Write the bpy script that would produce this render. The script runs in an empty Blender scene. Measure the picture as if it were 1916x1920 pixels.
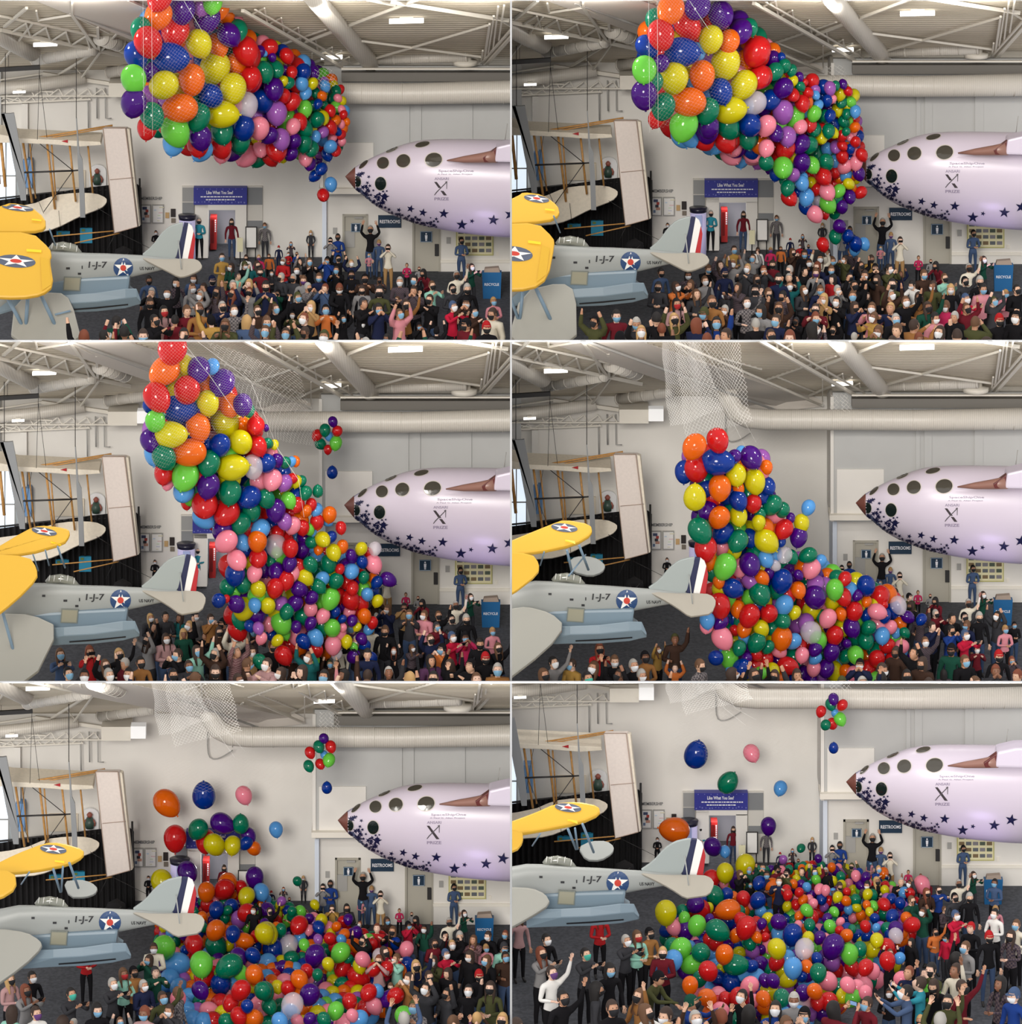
import bpy, bmesh, math, random
from mathutils import Vector, Matrix, Quaternion
from mathutils.bvhtree import BVHTree
random.seed(11)
sc = bpy.context.scene
COL = sc.collection

# ---------------------------------------------------------------- camera, world, sun, exposure
F = 11500.0                       # focal length in pixels of the 1916x1920 frame
PITCH = math.radians(16.0)
CAM = Vector((0.0, -300.0*math.cos(PITCH), 300.0*math.sin(PITCH)))
cd = bpy.data.cameras.new('camera'); cam = bpy.data.objects.new('camera', cd); COL.objects.link(cam)
cam.location = CAM
cam.rotation_euler = (math.radians(90)-PITCH, 0, 0)
cd.sensor_fit = 'VERTICAL'; cd.sensor_height = 36.0; cd.lens = 36.0*F/1920.0
cd.clip_start = 1.0; cd.clip_end = 1000.0
sc.camera = cam
FWD = Vector((0, math.cos(PITCH), -math.sin(PITCH))); UPV = Vector((0, math.sin(PITCH), math.cos(PITCH)))

world = bpy.data.worlds.new('world'); sc.world = world; world.use_nodes = True
bg = world.node_tree.nodes['Background']; bg.inputs[0].default_value = (0.97, 0.96, 0.97, 1); bg.inputs[1].default_value = 0.88
sd = bpy.data.lights.new('sun', 'SUN'); sun = bpy.data.objects.new('sun', sd); COL.objects.link(sun)
sd.energy = 1.7; sd.angle = math.radians(16); sd.color = (1.0, 0.955, 0.89)
sun.rotation_euler = Vector((0.14, 1.0, -0.36)).to_track_quat('-Z', 'Y').to_euler()
sc.view_settings.view_transform = 'Standard'; sc.view_settings.look = 'None'
sc.view_settings.exposure = 0.0; sc.view_settings.gamma = 1.0; sc.view_settings.use_curve_mapping = False
try:
    sc.cycles.max_bounces = 6; sc.cycles.diffuse_bounces = 3; sc.cycles.glossy_bounces = 2
    sc.cycles.transmission_bounces = 3; sc.cycles.transparent_max_bounces = 10; sc.cycles.use_denoising = True
except Exception: pass

# ---------------------------------------------------------------- the six halls
PAN = [(0,0),(958,0),(0,640),(958,640),(0,1280),(958,1280)]
HN = ['top left','top right','middle left','middle right','bottom left','bottom right']
T = [(0,0),(0,-14),(-2,-24),(-1,-28),(-14,-73),(-19,-145)]
TP = [(0,0),(-7,-11),(-5,-17),(-14,-16),(-25,-53),(-31,-127)]
YB = [24,24,0,0,-24,-24]          # world y of each hall's rear wall
YBASE = 482                       # where the rear wall meets the floor, in hall coordinates
DR = 22.0                         # depth of the sloping roof
def ray(gx, gy):
    return (FWD + Vector((1,0,0))*((gx-958.0)/F) + UPV*((960.0-gy)/F))
def G(gx, gy, y):
    r = ray(gx, gy); t = (y-CAM.y)/r.y
    return CAM + r*t
def L(h, x, y, d):                # local pixel of a hall, d metres in front of its rear wall
    return G(PAN[h][0]+x, PAN[h][1]+y, YB[h]-d)
def P(h, x, y, d):                # same in reference coordinates (shifted by the hall's own pan)
    return L(h, x+T[h][0], y+T[h][1], d)
def mpp(h, d): return (YB[h]-d-CAM.y)/math.cos(PITCH)/F   # metres per pixel
FZ = [P(h, 480, YBASE, 0).z for h in range(6)]
def floor_pt(h, x, y):            # local pixel -> point on the floor
    r = ray(PAN[h][0]+x, PAN[h][1]+y); t = (FZ[h]-CAM.z)/r.z
    return CAM + r*t
def fl_d(h, y):
    return YB[h]-floor_pt(h, 479, y).y
def yback(h): return max(132+T[h][1], 4)
def droof(h, y):                  # depth of the roof at local pixel row y
    return DR*(yback(h)-y)/(yback(h)+3.0)
def C(h, x, y, k=0.8):            # hanging just under the roof, reference coordinates
    yl = y+T[h][1]
    return L(h, x+T[h][0], yl, (0.0 if h == 5 else min(max(droof(h, yl), 0.0), DR*1.3))+k)

# ---------------------------------------------------------------- materials
def s2l(c): return tuple(((v/255.0)/12.92 if v/255.0 <= 0.04045 else ((v/255.0+0.055)/1.055)**2.4) for v in c)
MATS = {}
def mat(name, rgb, rough=0.6, spec=0.5, metal=0.0, noise=0.0, nscale=8.0, bump=0.0, emit=0.0):
    if name in MATS: return MATS[name]
    m = bpy.data.materials.new(name); m.use_nodes = True; MATS[name] = m
    nt = m.node_tree; b = nt.nodes['Principled BSDF']
    c = s2l(rgb)
    b.inputs['Base Color'].default_value = (*c, 1); b.inputs['Roughness'].default_value = rough
    b.inputs['Metallic'].default_value = metal; b.inputs['Specular IOR Level'].default_value = spec
    if emit: b.inputs['Emission Color'].default_value = (*c, 1); b.inputs['Emission Strength'].default_value = emit
    m.diffuse_color = (*c, 1)
    if noise or bump:
        tc = nt.nodes.new('ShaderNodeTexCoord'); n = nt.nodes.new('ShaderNodeTexNoise')
        n.inputs['Scale'].default_value = nscale; n.inputs['Detail'].default_value = 3
        nt.links.new(tc.outputs['Object'], n.inputs['Vector'])
        if noise:
            r = nt.nodes.new('ShaderNodeValToRGB')
            r.color_ramp.elements[0].position = 0.35; r.color_ramp.elements[1].position = 0.65
            r.color_ramp.elements[0].color = (*[v*(1-noise) for v in c], 1); r.color_ramp.elements[1].color = (*[min(1, v*(1+noise)) for v in c], 1)
            nt.links.new(n.outputs['Fac'], r.inputs['Fac']); nt.links.new(r.outputs['Color'], b.inputs['Base Color'])
        if bump:
            bm_ = nt.nodes.new('ShaderNodeBump'); bm_.inputs['Strength'].default_value = bump; bm_.inputs['Distance'].default_value = 0.05
            nt.links.new(n.outputs['Fac'], bm_.inputs['Height']); nt.links.new(bm_.outputs['Normal'], b.inputs['Normal'])
    return m
def striped(name, rgb, rgb2, scale, axis='Z', rough=0.6, bump=0.0):
    if name in MATS: return MATS[name]
    m = mat(name, rgb, rough); nt = m.node_tree; b = nt.nodes['Principled BSDF']
    tc = nt.nodes.new('ShaderNodeTexCoord'); w = nt.nodes.new('ShaderNodeTexWave'); w.wave_type = 'BANDS'; w.bands_direction = axis
    w.inputs['Scale'].default_value = scale
    nt.links.new(tc.outputs['Object'], w.inputs['Vector'])
    r = nt.nodes.new('ShaderNodeValToRGB'); r.color_ramp.elements[0].color = (*s2l(rgb), 1); r.color_ramp.elements[1].color = (*s2l(rgb2), 1)
    r.color_ramp.elements[0].position = .35; r.color_ramp.elements[1].position = .65
    nt.links.new(w.outputs['Fac'], r.inputs['Fac']); nt.links.new(r.outputs['Color'], b.inputs['Base Color'])
    if bump:
        q = nt.nodes.new('ShaderNodeBump'); q.inputs['Strength'].default_value = bump; q.inputs['Distance'].default_value = 0.06
        nt.links.new(w.outputs['Fac'], q.inputs['Height']); nt.links.new(q.outputs['Normal'], b.inputs['Normal'])
    return m
W_WALL = mat('wall_paint', (226,222,215), 0.8, noise=0.03, nscale=0.35)
W_GREY = mat('wall_grey_and_shade', (186,186,184), 0.8, noise=0.05, nscale=0.25)  # greyer tone puts shade into the upper right wall's colour
W_TAUPE = mat('door_paint', (168,163,150), 0.6)
W_CREAM = mat('ledge_paint', (232,226,214), 0.7)
FLOORM = mat('carpet', (70,72,78), 0.95, noise=0.25, nscale=6.0, bump=0.1)
DECK = striped('metal_roof_deck', (178,168,150), (206,196,178), 1.0, 'Y', 0.6)
STEEL = mat('white_painted_steel', (226,220,208), 0.5)
STEELG = mat('grey_painted_steel', (164,162,158), 0.5)
DUCT = striped('spiral_duct_metal', (210,204,194), (200,194,184), 3.2, 'X', 0.4, 0.08)
TRIM = mat('divider_paint', (196,198,200), 0.7)
BLACK = mat('black_fabric', (22,20,22), 0.9)
DARK = mat('dark_metal', (40,38,38), 0.5)
LAMP = mat('lamp_diffuser', (255,252,245), 0.5, emit=2.2)
DAY = mat('daylight_pane', (225,238,250), 0.3, emit=0.9)
WHITE = mat('white_gloss', (238,236,232), 0.4)
GLASSD = mat('dark_window_glass', (70,66,58), 0.12, spec=0.8)
NAVY = mat('navy_paint', (28,34,72), 0.5)
RED = mat('red_paint', (178,30,38), 0.5)

# ---------------------------------------------------------------- object helpers
def tag(o, label=None, cat=None, group=None, kind=None):
    if label: o['label'] = label
    if cat: o['category'] = cat
    if group: o['group'] = group
    if kind: o['kind'] = kind
    return o
CUR = [None]
HALL_OBJS = [[] for _ in range(6)]
def link(name, me, parent=None, loc=None):
    o = bpy.data.objects.new(name, me); COL.objects.link(o)
    if CUR[0] is not None: HALL_OBJS[CUR[0]].append(o)
    if loc is not None: o.location = loc
    if parent: o.parent = parent
    return o
def empty(name, loc, label=None, cat=None, group=None):
    o = bpy.data.objects.new(name, None); COL.objects.link(o); o.location = loc; o.empty_display_size = 0.2
    return tag(o, label, cat, group)
def wloc(o):
    v = Vector((0,0,0))
    while o is not None: v += o.location; o = o.parent
    return v
class MB:
    """collects world-space polygons with material slots and links them as one mesh"""
    def __init__(s): s.v = []; s.f = []; s.m = []; s.mats = []; s.sm = []
    def mi(s, m):
        if m not in s.mats: s.mats.append(m)
        return s.mats.index(m)
    def add(s, vs, fs, m, smooth=False):
        b = len(s.v); s.v += [Vector(v) for v in vs]; k = s.mi(m)
        for f in fs: s.f.append([b+i for i in f]); s.m.append(k); s.sm.append(smooth)
    def box8(s, p, m):      # p: 4 front corners then 4 rear corners, same order
        s.add(p, [(0,1,2,3),(7,6,5,4),(0,4,5,1),(1,5,6,2),(2,6,7,3),(3,7,4,0)], m)
    def bar(s, a, b, w, m, t=None):
        t = t or w; a = Vector(a); b = Vector(b); d = (b-a)
        if d.length < 1e-6: return
        d.normalize(); up = Vector((0,0,1)) if abs(d.z) < 0.9 else Vector((0,1,0))
        u = d.cross(up).normalized()*w/2; v = d.cross(u).normalized()*t/2
        s.box8([a-u-v, a+u-v, a+u+v, a-u+v, b-u-v, b+u-v, b+u+v, b-u+v], m)
    def tube(s, pts, r, m, n=10, smooth=True, cap=True):
        pts = [Vector(p) for p in pts]; rs = r if isinstance(r, (list, tuple)) else [r]*len(pts)
        rings = []; prev = None
        for i, p in enumerate(pts):
            d = (pts[min(i+1, len(pts)-1)]-pts[max(i-1, 0)]).normalized()
            if prev is None:
                up = Vector((0,0,1)) if abs(d.z) < 0.9 else Vector((0,1,0)); u = d.cross(up).normalized()
            else:
                u = (prev - d*prev.dot(d)).normalized()
            prev = u; w = d.cross(u)
            rings.append([p+(u*math.cos(2*math.pi*k/n)+w*math.sin(2*math.pi*k/n))*rs[i] for k in range(n)])
        vs = [v for rg in rings for v in rg]; fs = []
        for i in range(len(rings)-1):
            for k in range(n):
                fs.append((i*n+k, i*n+(k+1)%n, (i+1)*n+(k+1)%n, (i+1)*n+k))
        if cap: fs.append(tuple(range(n))[::-1]); fs.append(tuple((len(rings)-1)*n+k for k in range(n)))
        s.add(vs, fs, m, smooth)
    def slab(s, front, off, m):   # polygon + offset vector -> prism
        n = len(front); front = [Vector(p) for p in front]; back = [p+off for p in front]
        s.add(front+back, [tuple(range(n)), tuple(range(2*n-1, n-1, -1))]+[(i, n+i, n+(i+1)%n, (i+1)%n) for i in range(n)], m)
    def build(s, name, parent=None, origin=None, bevel=0.0):
        if origin is None:
            if parent is None:
                lo = Vector((min(v.x for v in s.v), min(v.y for v in s.v), min(v.z for v in s.v)))
                hi = Vector((max(v.x for v in s.v), max(v.y for v in s.v), max(v.z for v in s.v)))
                origin = Vector(((lo.x+hi.x)/2, (lo.y+hi.y)/2, lo.z))
            else: origin = wloc(parent)
        me = bpy.data.meshes.new(name); me.from_pydata([v-origin for v in s.v], [], s.f)
        for m in s.mats: me.materials.append(m)
        me.polygons.foreach_set('material_index', s.m); me.polygons.foreach_set('use_smooth', s.sm)
        bm = bmesh.new(); bm.from_mesh(me); bmesh.ops.recalc_face_normals(bm, faces=bm.faces)
        if bevel:
            es = [e for e in bm.edges if len(e.link_faces) == 2 and e.calc_face_angle(0) > 0.6]
            bmesh.ops.bevel(bm, geom=es, offset=bevel, segments=2, affect='EDGES', profile=0.6)
        bm.to_mesh(me); bm.free()
        o = link(name, me, parent, origin if parent is None else None)
        return o
def reg(h, o): return o
def rectpx(h, x0, y0, x1, y1, d, thick, m, mb=None, depth_off=None):
    """box whose camera-side face spans the given reference pixels"""
    mb = mb or MB(); f = [P(h,x0,y0,d), P(h,x1,y0,d), P(h,x1,y1,d), P(h,x0,y1,d)]
    mb.slab(f, Vector((0, thick, 0)), m); return mb
def polypx(h, pts, d, thick, m, mb=None):
    mb = mb or MB(); mb.slab([P(h,x,y,d) for x, y in pts], Vector((0, thick, 0)), m); return mb
def on_plane(gx, gy, co, no):
    r = ray(gx, gy); t = (co-CAM).dot(no)/r.dot(no); return CAM+r*t
def mesh_bvh(o):
    w = wloc(o); me = o.data
    return BVHTree.FromPolygons([v.co+w for v in me.vertices], [tuple(p.vertices) for p in me.polygons])
def decal(h, polys, bvh, m, name, parent, off=0.012, T2=None):
    """polys: list of convex polygons in hall pixels (local); laid onto a surface along the view, then lifted off it"""
    mb = MB()
    def put(x, y):
        r = ray(PAN[h][0]+x, PAN[h][1]+y).normalized(); hit = bvh.ray_cast(CAM, r)
        if hit[0] is None: return None
        n = hit[1]; n = n if n.dot(r) < 0 else -n
        return hit[0]+n*off
    for poly in polys:
        vs = [put(x, y) for x, y in poly]
        if any(v is None for v in vs) or len(vs) < 3: continue
        mb.add(vs, [tuple(range(len(vs)))], m)
    if not mb.v: return None
    return mb.build(name, parent)
def star(cx, cy, r, rot=0.0, sy=1.0, k=0.40):
    """five-pointed star as fan of quads in pixels"""
    out = []
    for i in range(5):
        a = math.radians(-90+72*i)+rot
        p = []
        for rr, aa in ((0, a), (k*r, a-math.radians(36)), (r, a), (k*r, a+math.radians(36))):
            p.append((cx+rr*math.cos(aa), cy+rr*math.sin(aa)*sy))
        out.append(p)
    return out
def ell(cx, cy, rx, ry, rot=0.0, n=20, rings=3):
    out = []; c, s = math.cos(rot), math.sin(rot)
    def q(f, i):
        a = 2*math.pi*i/n; x, y = rx*f*math.cos(a), ry*f*math.sin(a); return (cx+x*c-y*s, cy+x*s+y*c)
    for j in range(rings):
        f0, f1 = j/rings, (j+1)/rings
        for i in range(n):
            if j == 0: out.append([q(0, 0), q(f1, i), q(f1, i+1)])
            else: out.append([q(f0, i), q(f1, i), q(f1, i+1), q(f0, i+1)])
    return out
_tc = {}
def text_polys(txt, cx, cy, hpx, wpx=None, shear=0.0, slope=0.0, bold=.02):
    """triangles of a lettering in pixels, centred, wpx wide"""
    if txt not in _tc:
        cu = bpy.data.curves.new('t', 'FONT'); cu.body = txt; cu.resolution_u = 2; cu.offset = bold
        ob = bpy.data.objects.new('t', cu); COL.objects.link(ob)
        dg = bpy.context.evaluated_depsgraph_get(); me = bpy.data.meshes.new_from_object(ob.evaluated_get(dg))
        vs = [(v.co.x, v.co.y) for v in me.vertices]; me.calc_loop_triangles()
        tr = [tuple(t.vertices) for t in me.loop_triangles]
        bpy.data.objects.remove(ob); bpy.data.meshes.remove(me); bpy.data.curves.remove(cu)
        _tc[txt] = (vs, tr)
    vs, tr = _tc[txt]
    x0 = min(v[0] for v in vs); x1 = max(v[0] for v in vs); y0 = min(v[1] for v in vs); y1 = max(v[1] for v in vs)
    sy = hpx/(y1-y0); sx = (wpx/(x1-x0)) if wpx else sy
    pts = [(cx+(v[0]-(x0+x1)/2)*sx+shear*(v[1]-(y0+y1)/2)*sy, cy-(v[1]-(y0+y1)/2)*sy) for v in vs]
    pts = [(x, y+slope*(x-cx)) for x, y in pts]
    return [[pts[i] for i in t] for t in tr]
def flat_polys(h, polys, d, m, name, parent, ref=True):
    mb = MB(); f = P if ref else L
    for poly in polys: mb.add([f(h, x, y, d) for x, y in poly], [tuple(range(len(poly)))], m)
    return mb.build(name, parent)
# ================================================================ structure of each hall
def struct(name, mb, h=None, bevel=0.0):
    o = mb.build(name, bevel=bevel); o['kind'] = 'structure'
    if h is not None: reg(h, o)
    return o
for h in range(6):
    CUR[0] = h
    right = h % 2 == 1
    xl, xr = (-60, 958) if not right else (0, 1030)
    # in reference coordinates
    rx0, rx1 = xl-T[h][0], xr-T[h][0]
    ytop = yback(h)-T[h][1]
    # floor
    a = floor_pt(h, xl, YBASE+T[h][1]); zf = FZ[h]
    xw0, xw1 = (L(h, xl, 400, 0).x-1, -0.02) if not right else (0.02, L(h, xr, 400, 0).x+1)
    mb = MB(); mb.box8([Vector(p) for p in ((xw0,YB[h]-(23.4 if h<4 else 36),zf),(xw1,YB[h]-(23.4 if h<4 else 36),zf),(xw1,YB[h]+0.3,zf),(xw0,YB[h]+0.3,zf),
        (xw0,YB[h]-(23.4 if h<4 else 36),zf-0.06),(xw1,YB[h]-(23.4 if h<4 else 36),zf-0.06),(xw1,YB[h]+0.3,zf-0.06),(xw0,YB[h]+0.3,zf-0.06))], FLOORM)
    struct('floor', mb, h)
    # rear wall: left stretch with the doorway opening cut out, upper right wall, recessed restroom wall
    mb = MB()
    def seg(x0, y0, x1, y1, d=0.0, m=W_WALL, th=0.3):
        rectpx(h, x0, y0, x1, y1, d, th, m, mb)
    seg(rx0, ytop-8, 391, YBASE+3); seg(391, ytop-8, 441, 394); seg(441, ytop-8, 612, YBASE+3)
    struct('wall_rear', mb, h)
    DRW = 3.2                       # the restroom wall stands nearer than the rest
    base = (FZ[h])
    def ybot(d):                    # reference row where a wall at depth d meets the floor
        p = Vector((0, YB[h]-d, FZ[h])); q = p-CAM
        return 960-F*q.dot(UPV)/q.dot(FWD)-PAN[h][1]-T[h][1]
    yb3 = ybot(DRW)
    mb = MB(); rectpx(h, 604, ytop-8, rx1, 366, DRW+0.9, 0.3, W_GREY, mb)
    rectpx(h, 612, 268, 700, 356, DRW+0.98, 0.08, W_WALL, mb)
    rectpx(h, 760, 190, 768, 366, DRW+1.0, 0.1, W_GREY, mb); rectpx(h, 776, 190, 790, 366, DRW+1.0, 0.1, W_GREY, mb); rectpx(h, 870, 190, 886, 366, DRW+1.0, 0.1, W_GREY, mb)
    struct('wall_upper_right', mb, h)
    mb = MB(); rectpx(h, 598, 354, rx1, 364, DRW+1.3, 1.4, W_CREAM, mb); struct('trim_ledge', mb, h)
    mb = MB(); rectpx(h, 604, 366, 612, yb3, DRW+0.4, 3.4, mat('wall_paint_blue_white', (214,222,234), 0.7), mb)
    rectpx(h, 600, ytop, 606, 366, DRW+1.0, 3.4, W_WALL, mb)
    struct('wall_corner', mb, h)
    mb = MB()
    for x0, x1, y0 in ((612,642,366),(642,690,366),(690,773,366),(773,826,366),(826,rx1,366)):
        y1 = yb3 if (x0 not in (642, 773)) else (402 if x0 == 642 else 412)
        rectpx(h, x0, y0, x1, y1, DRW, 0.3, W_WALL, mb)
    rectpx(h, 826, 488, rx1, 493, DRW+0.08, 0.1, W_CREAM, mb)
    struct('wall_restrooms', mb, h)
    # side wall at the far left, dividing wall between the halls
    mb = MB(); rectpx(h, rx0-2, ytop-6, 2 if not right else 20, YBASE+8, 0.5, 0.4, W_GREY, mb)
    if rx0 < 10: rectpx(h, 40, 195, 52, YBASE+4, 0.35, 0.3, W_WALL, mb)
    struct('wall_left', mb, h)
    # roof deck: sloping, corrugated
    mb = MB(); n = 34; x0w, x1w = xw0, xw1
    pb = L(h, 479, yback(h)-1, 0); pf = L(h, 479, -1.5, DR)
    prev = None
    for i in range(n*4+1):
        t = i/(n*4.0); ph = i % 4; dz = 0.0 if ph in (0, 1) else 0.10
        p = pb.lerp(pf, t); p = Vector((0, p.y, p.z+dz))
        if prev is not None:
            mb.add([(x0w, prev.y, prev.z), (x1w, prev.y, prev.z), (x1w, p.y, p.z), (x0w, p.y, p.z)], [(0,1,2,3)], DECK)
        prev = p
    mb.add([(x0w, pb.y+.4, pb.z+0.25), (x1w, pb.y+.4, pb.z+0.25), (x1w, pf.y, pf.z+0.14), (x0w, pf.y, pf.z+0.14)], [(0,1,2,3)], DECK)
    struct('ceiling', mb, h)
    # rear doors of the restroom wall
    for k, (x0, y0, x1) in enumerate(((642,402,690),(773,412,826))):
        mb = MB(); rectpx(h, x0, y0, x0+4, yb3, DRW+0.06, 0.3, W_TAUPE, mb); rectpx(h, x1-4, y0, x1, yb3, DRW+0.06, 0.3, W_TAUPE, mb)
        rectpx(h, x0, y0, x1, y0+4, DRW+0.06, 0.3, W_TAUPE, mb); rectpx(h, x0+4, y0+4, x1-4, yb3, DRW-0.08, 0.1, mat('door_leaf', (176,171,158), 0.5), mb)
        if k == 0: rectpx(h, x0+4, y0+31, x0+23, y0+62, DRW-0.02, 0.05, STEELG, mb)
        rectpx(h, x1-26, y0+5, x1-10, y0+8, DRW+0.1, 0.1, STEELG, mb)
        o = mb.build('door_1' if k == 0 else 'door_2'); o['kind'] = 'structure'; reg(h, o)
    # doorway under the banner: cased opening into a grey room behind
    mb = MB()
    pts = [(378,487),(378,382),(385,378),(452,378),(460,386),(460,487),(451,487),(451,400),(447,392),(392,392),(392,487)]
    cas = MB()
    for x0, y0, x1, y1 in ((366,384,390,YBASE+2),(441,392,462,YBASE+2),(366,384,462,394)):
        rectpx(h, x0, y0, x1, y1, 0.45, 0.45, W_WALL, cas)
    struct('trim_doorway', cas, h)
    rm = MB(); GR = mat('grey_room_paint', (146,146,154), 0.8)
    rectpx(h, 385, 388, 445, YBASE+3, -3.0, 0.2, GR, rm)
    rm.add([P(h,390,390,-.1), P(h,390,YBASE+3,-.1), P(h,390,YBASE+3,-3), P(h,390,390,-3)], [(0,1,2,3)], GR)
    rm.add([P(h,442,390,-.1), P(h,442,YBASE+3,-.1), P(h,442,YBASE+3,-3), P(h,442,390,-3)], [(0,1,2,3)], GR)
    rm.add([P(h,388,388,-.1), P(h,444,388,-.1), P(h,444,388,-3), P(h,388,388,-3)], [(0,1,2,3)], W_WALL)
    struct('wall_side_room', rm, h)
    fl = MB(); fl.slab([Vector((P(h,388,480,0).x, YB[h]+.3, zf)), Vector((P(h,444,480,0).x, YB[h]+.3, zf)), Vector((P(h,444,480,0).x, YB[h]+3.2, zf)), Vector((P(h,388,480,0).x, YB[h]+3.2, zf))], Vector((0,0,-0.05)), FLOORM)
    struct('floor_side_room', fl, h)
    ld = bpy.data.lights.new('side_room_fill', 'POINT'); lo_ = bpy.data.objects.new('side_room_fill', ld); COL.objects.link(lo_)  # unseen point light added to brighten the side room
    lo_.location = P(h, 417, 398, -1.2); ld.energy = 60; ld.shadow_soft_size = .3
    # band of grey wall panels at both sides of the banner
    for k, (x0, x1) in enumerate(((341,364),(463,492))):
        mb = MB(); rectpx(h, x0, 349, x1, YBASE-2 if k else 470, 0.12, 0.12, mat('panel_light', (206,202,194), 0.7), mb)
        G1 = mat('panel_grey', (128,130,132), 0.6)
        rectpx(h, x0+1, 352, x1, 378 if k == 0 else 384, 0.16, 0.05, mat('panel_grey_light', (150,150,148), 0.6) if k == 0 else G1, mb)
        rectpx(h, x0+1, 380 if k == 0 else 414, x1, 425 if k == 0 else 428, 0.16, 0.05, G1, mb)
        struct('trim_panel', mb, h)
    # windows in the far left wall
    for k, (x0, y0, x1, y1) in enumerate(((-46,262,-12,380),(-8,262,30,380))):
        if right and k == 0: continue
        mb = MB(); rectpx(h, max(x0, rx0), y0, x1, y1, 0.62, 0.1, DAY, mb)
        for xx in (x0, (x0+x1)/2, x1):
            if xx > rx0: rectpx(h, xx-1, y0, xx+1, y1, 0.7, 0.1, STEELG, mb)
        for yy in (y0, 330, y1): rectpx(h, max(x0, rx0), yy-1, x1, yy+1, 0.7, 0.1, STEELG, mb)
        o = mb.build('window_%d' % (k+1)); o['kind'] = 'structure'; reg(h, o)
# dividing wall and slab edges between the halls
CUR[0] = None
for r_ in range(3):
    y0, y1 = YB[2*r_]-24, YB[2*r_]+0.2; za = G(958, 640*r_, y0).z-.02; zb = G(958, 640*r_+640, y0).z; zc = G(958, 640*r_+30, y1).z; zd = min(FZ[2*r_], FZ[2*r_+1])-.05
    mb = MB(); mb.box8([Vector(p) for p in ((-0.04,y0,zb),(0.04,y0,zb),(0.04,y0,za),(-0.04,y0,za),(-0.02,y1,zd),(0.02,y1,zd),(0.02,y1,zc),(-0.02,y1,zc))], TRIM)
    o = mb.build('wall_divider'); o['kind'] = 'structure'
for k, gy in enumerate((640, 1280)):
    for sx in (0, 1):
        yw = YB[2+2*k]-22.3
        a = G(-60 if not sx else 958, gy-1.6, yw); b = G(958 if not sx else 1976, gy-1.6, yw); c = G(958 if not sx else 1976, gy+1.2, yw); d = G(-60 if not sx else 958, gy+1.2, yw)
        mb = MB(); mb.slab([a, b, c, d], Vector((0, 0.12, 0)), TRIM); o = mb.build('trim_slab_edge'); o['kind'] = 'structure'
yw = YB[0]-22.3
mb = MB(); mb.slab([G(-60,-8,yw), G(1976,-8,yw), G(1976,1.2,yw), G(-60,1.2,yw)], Vector((0,.12,0)), TRIM); o = mb.build('trim_top_edge'); o['kind'] = 'structure'

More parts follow.
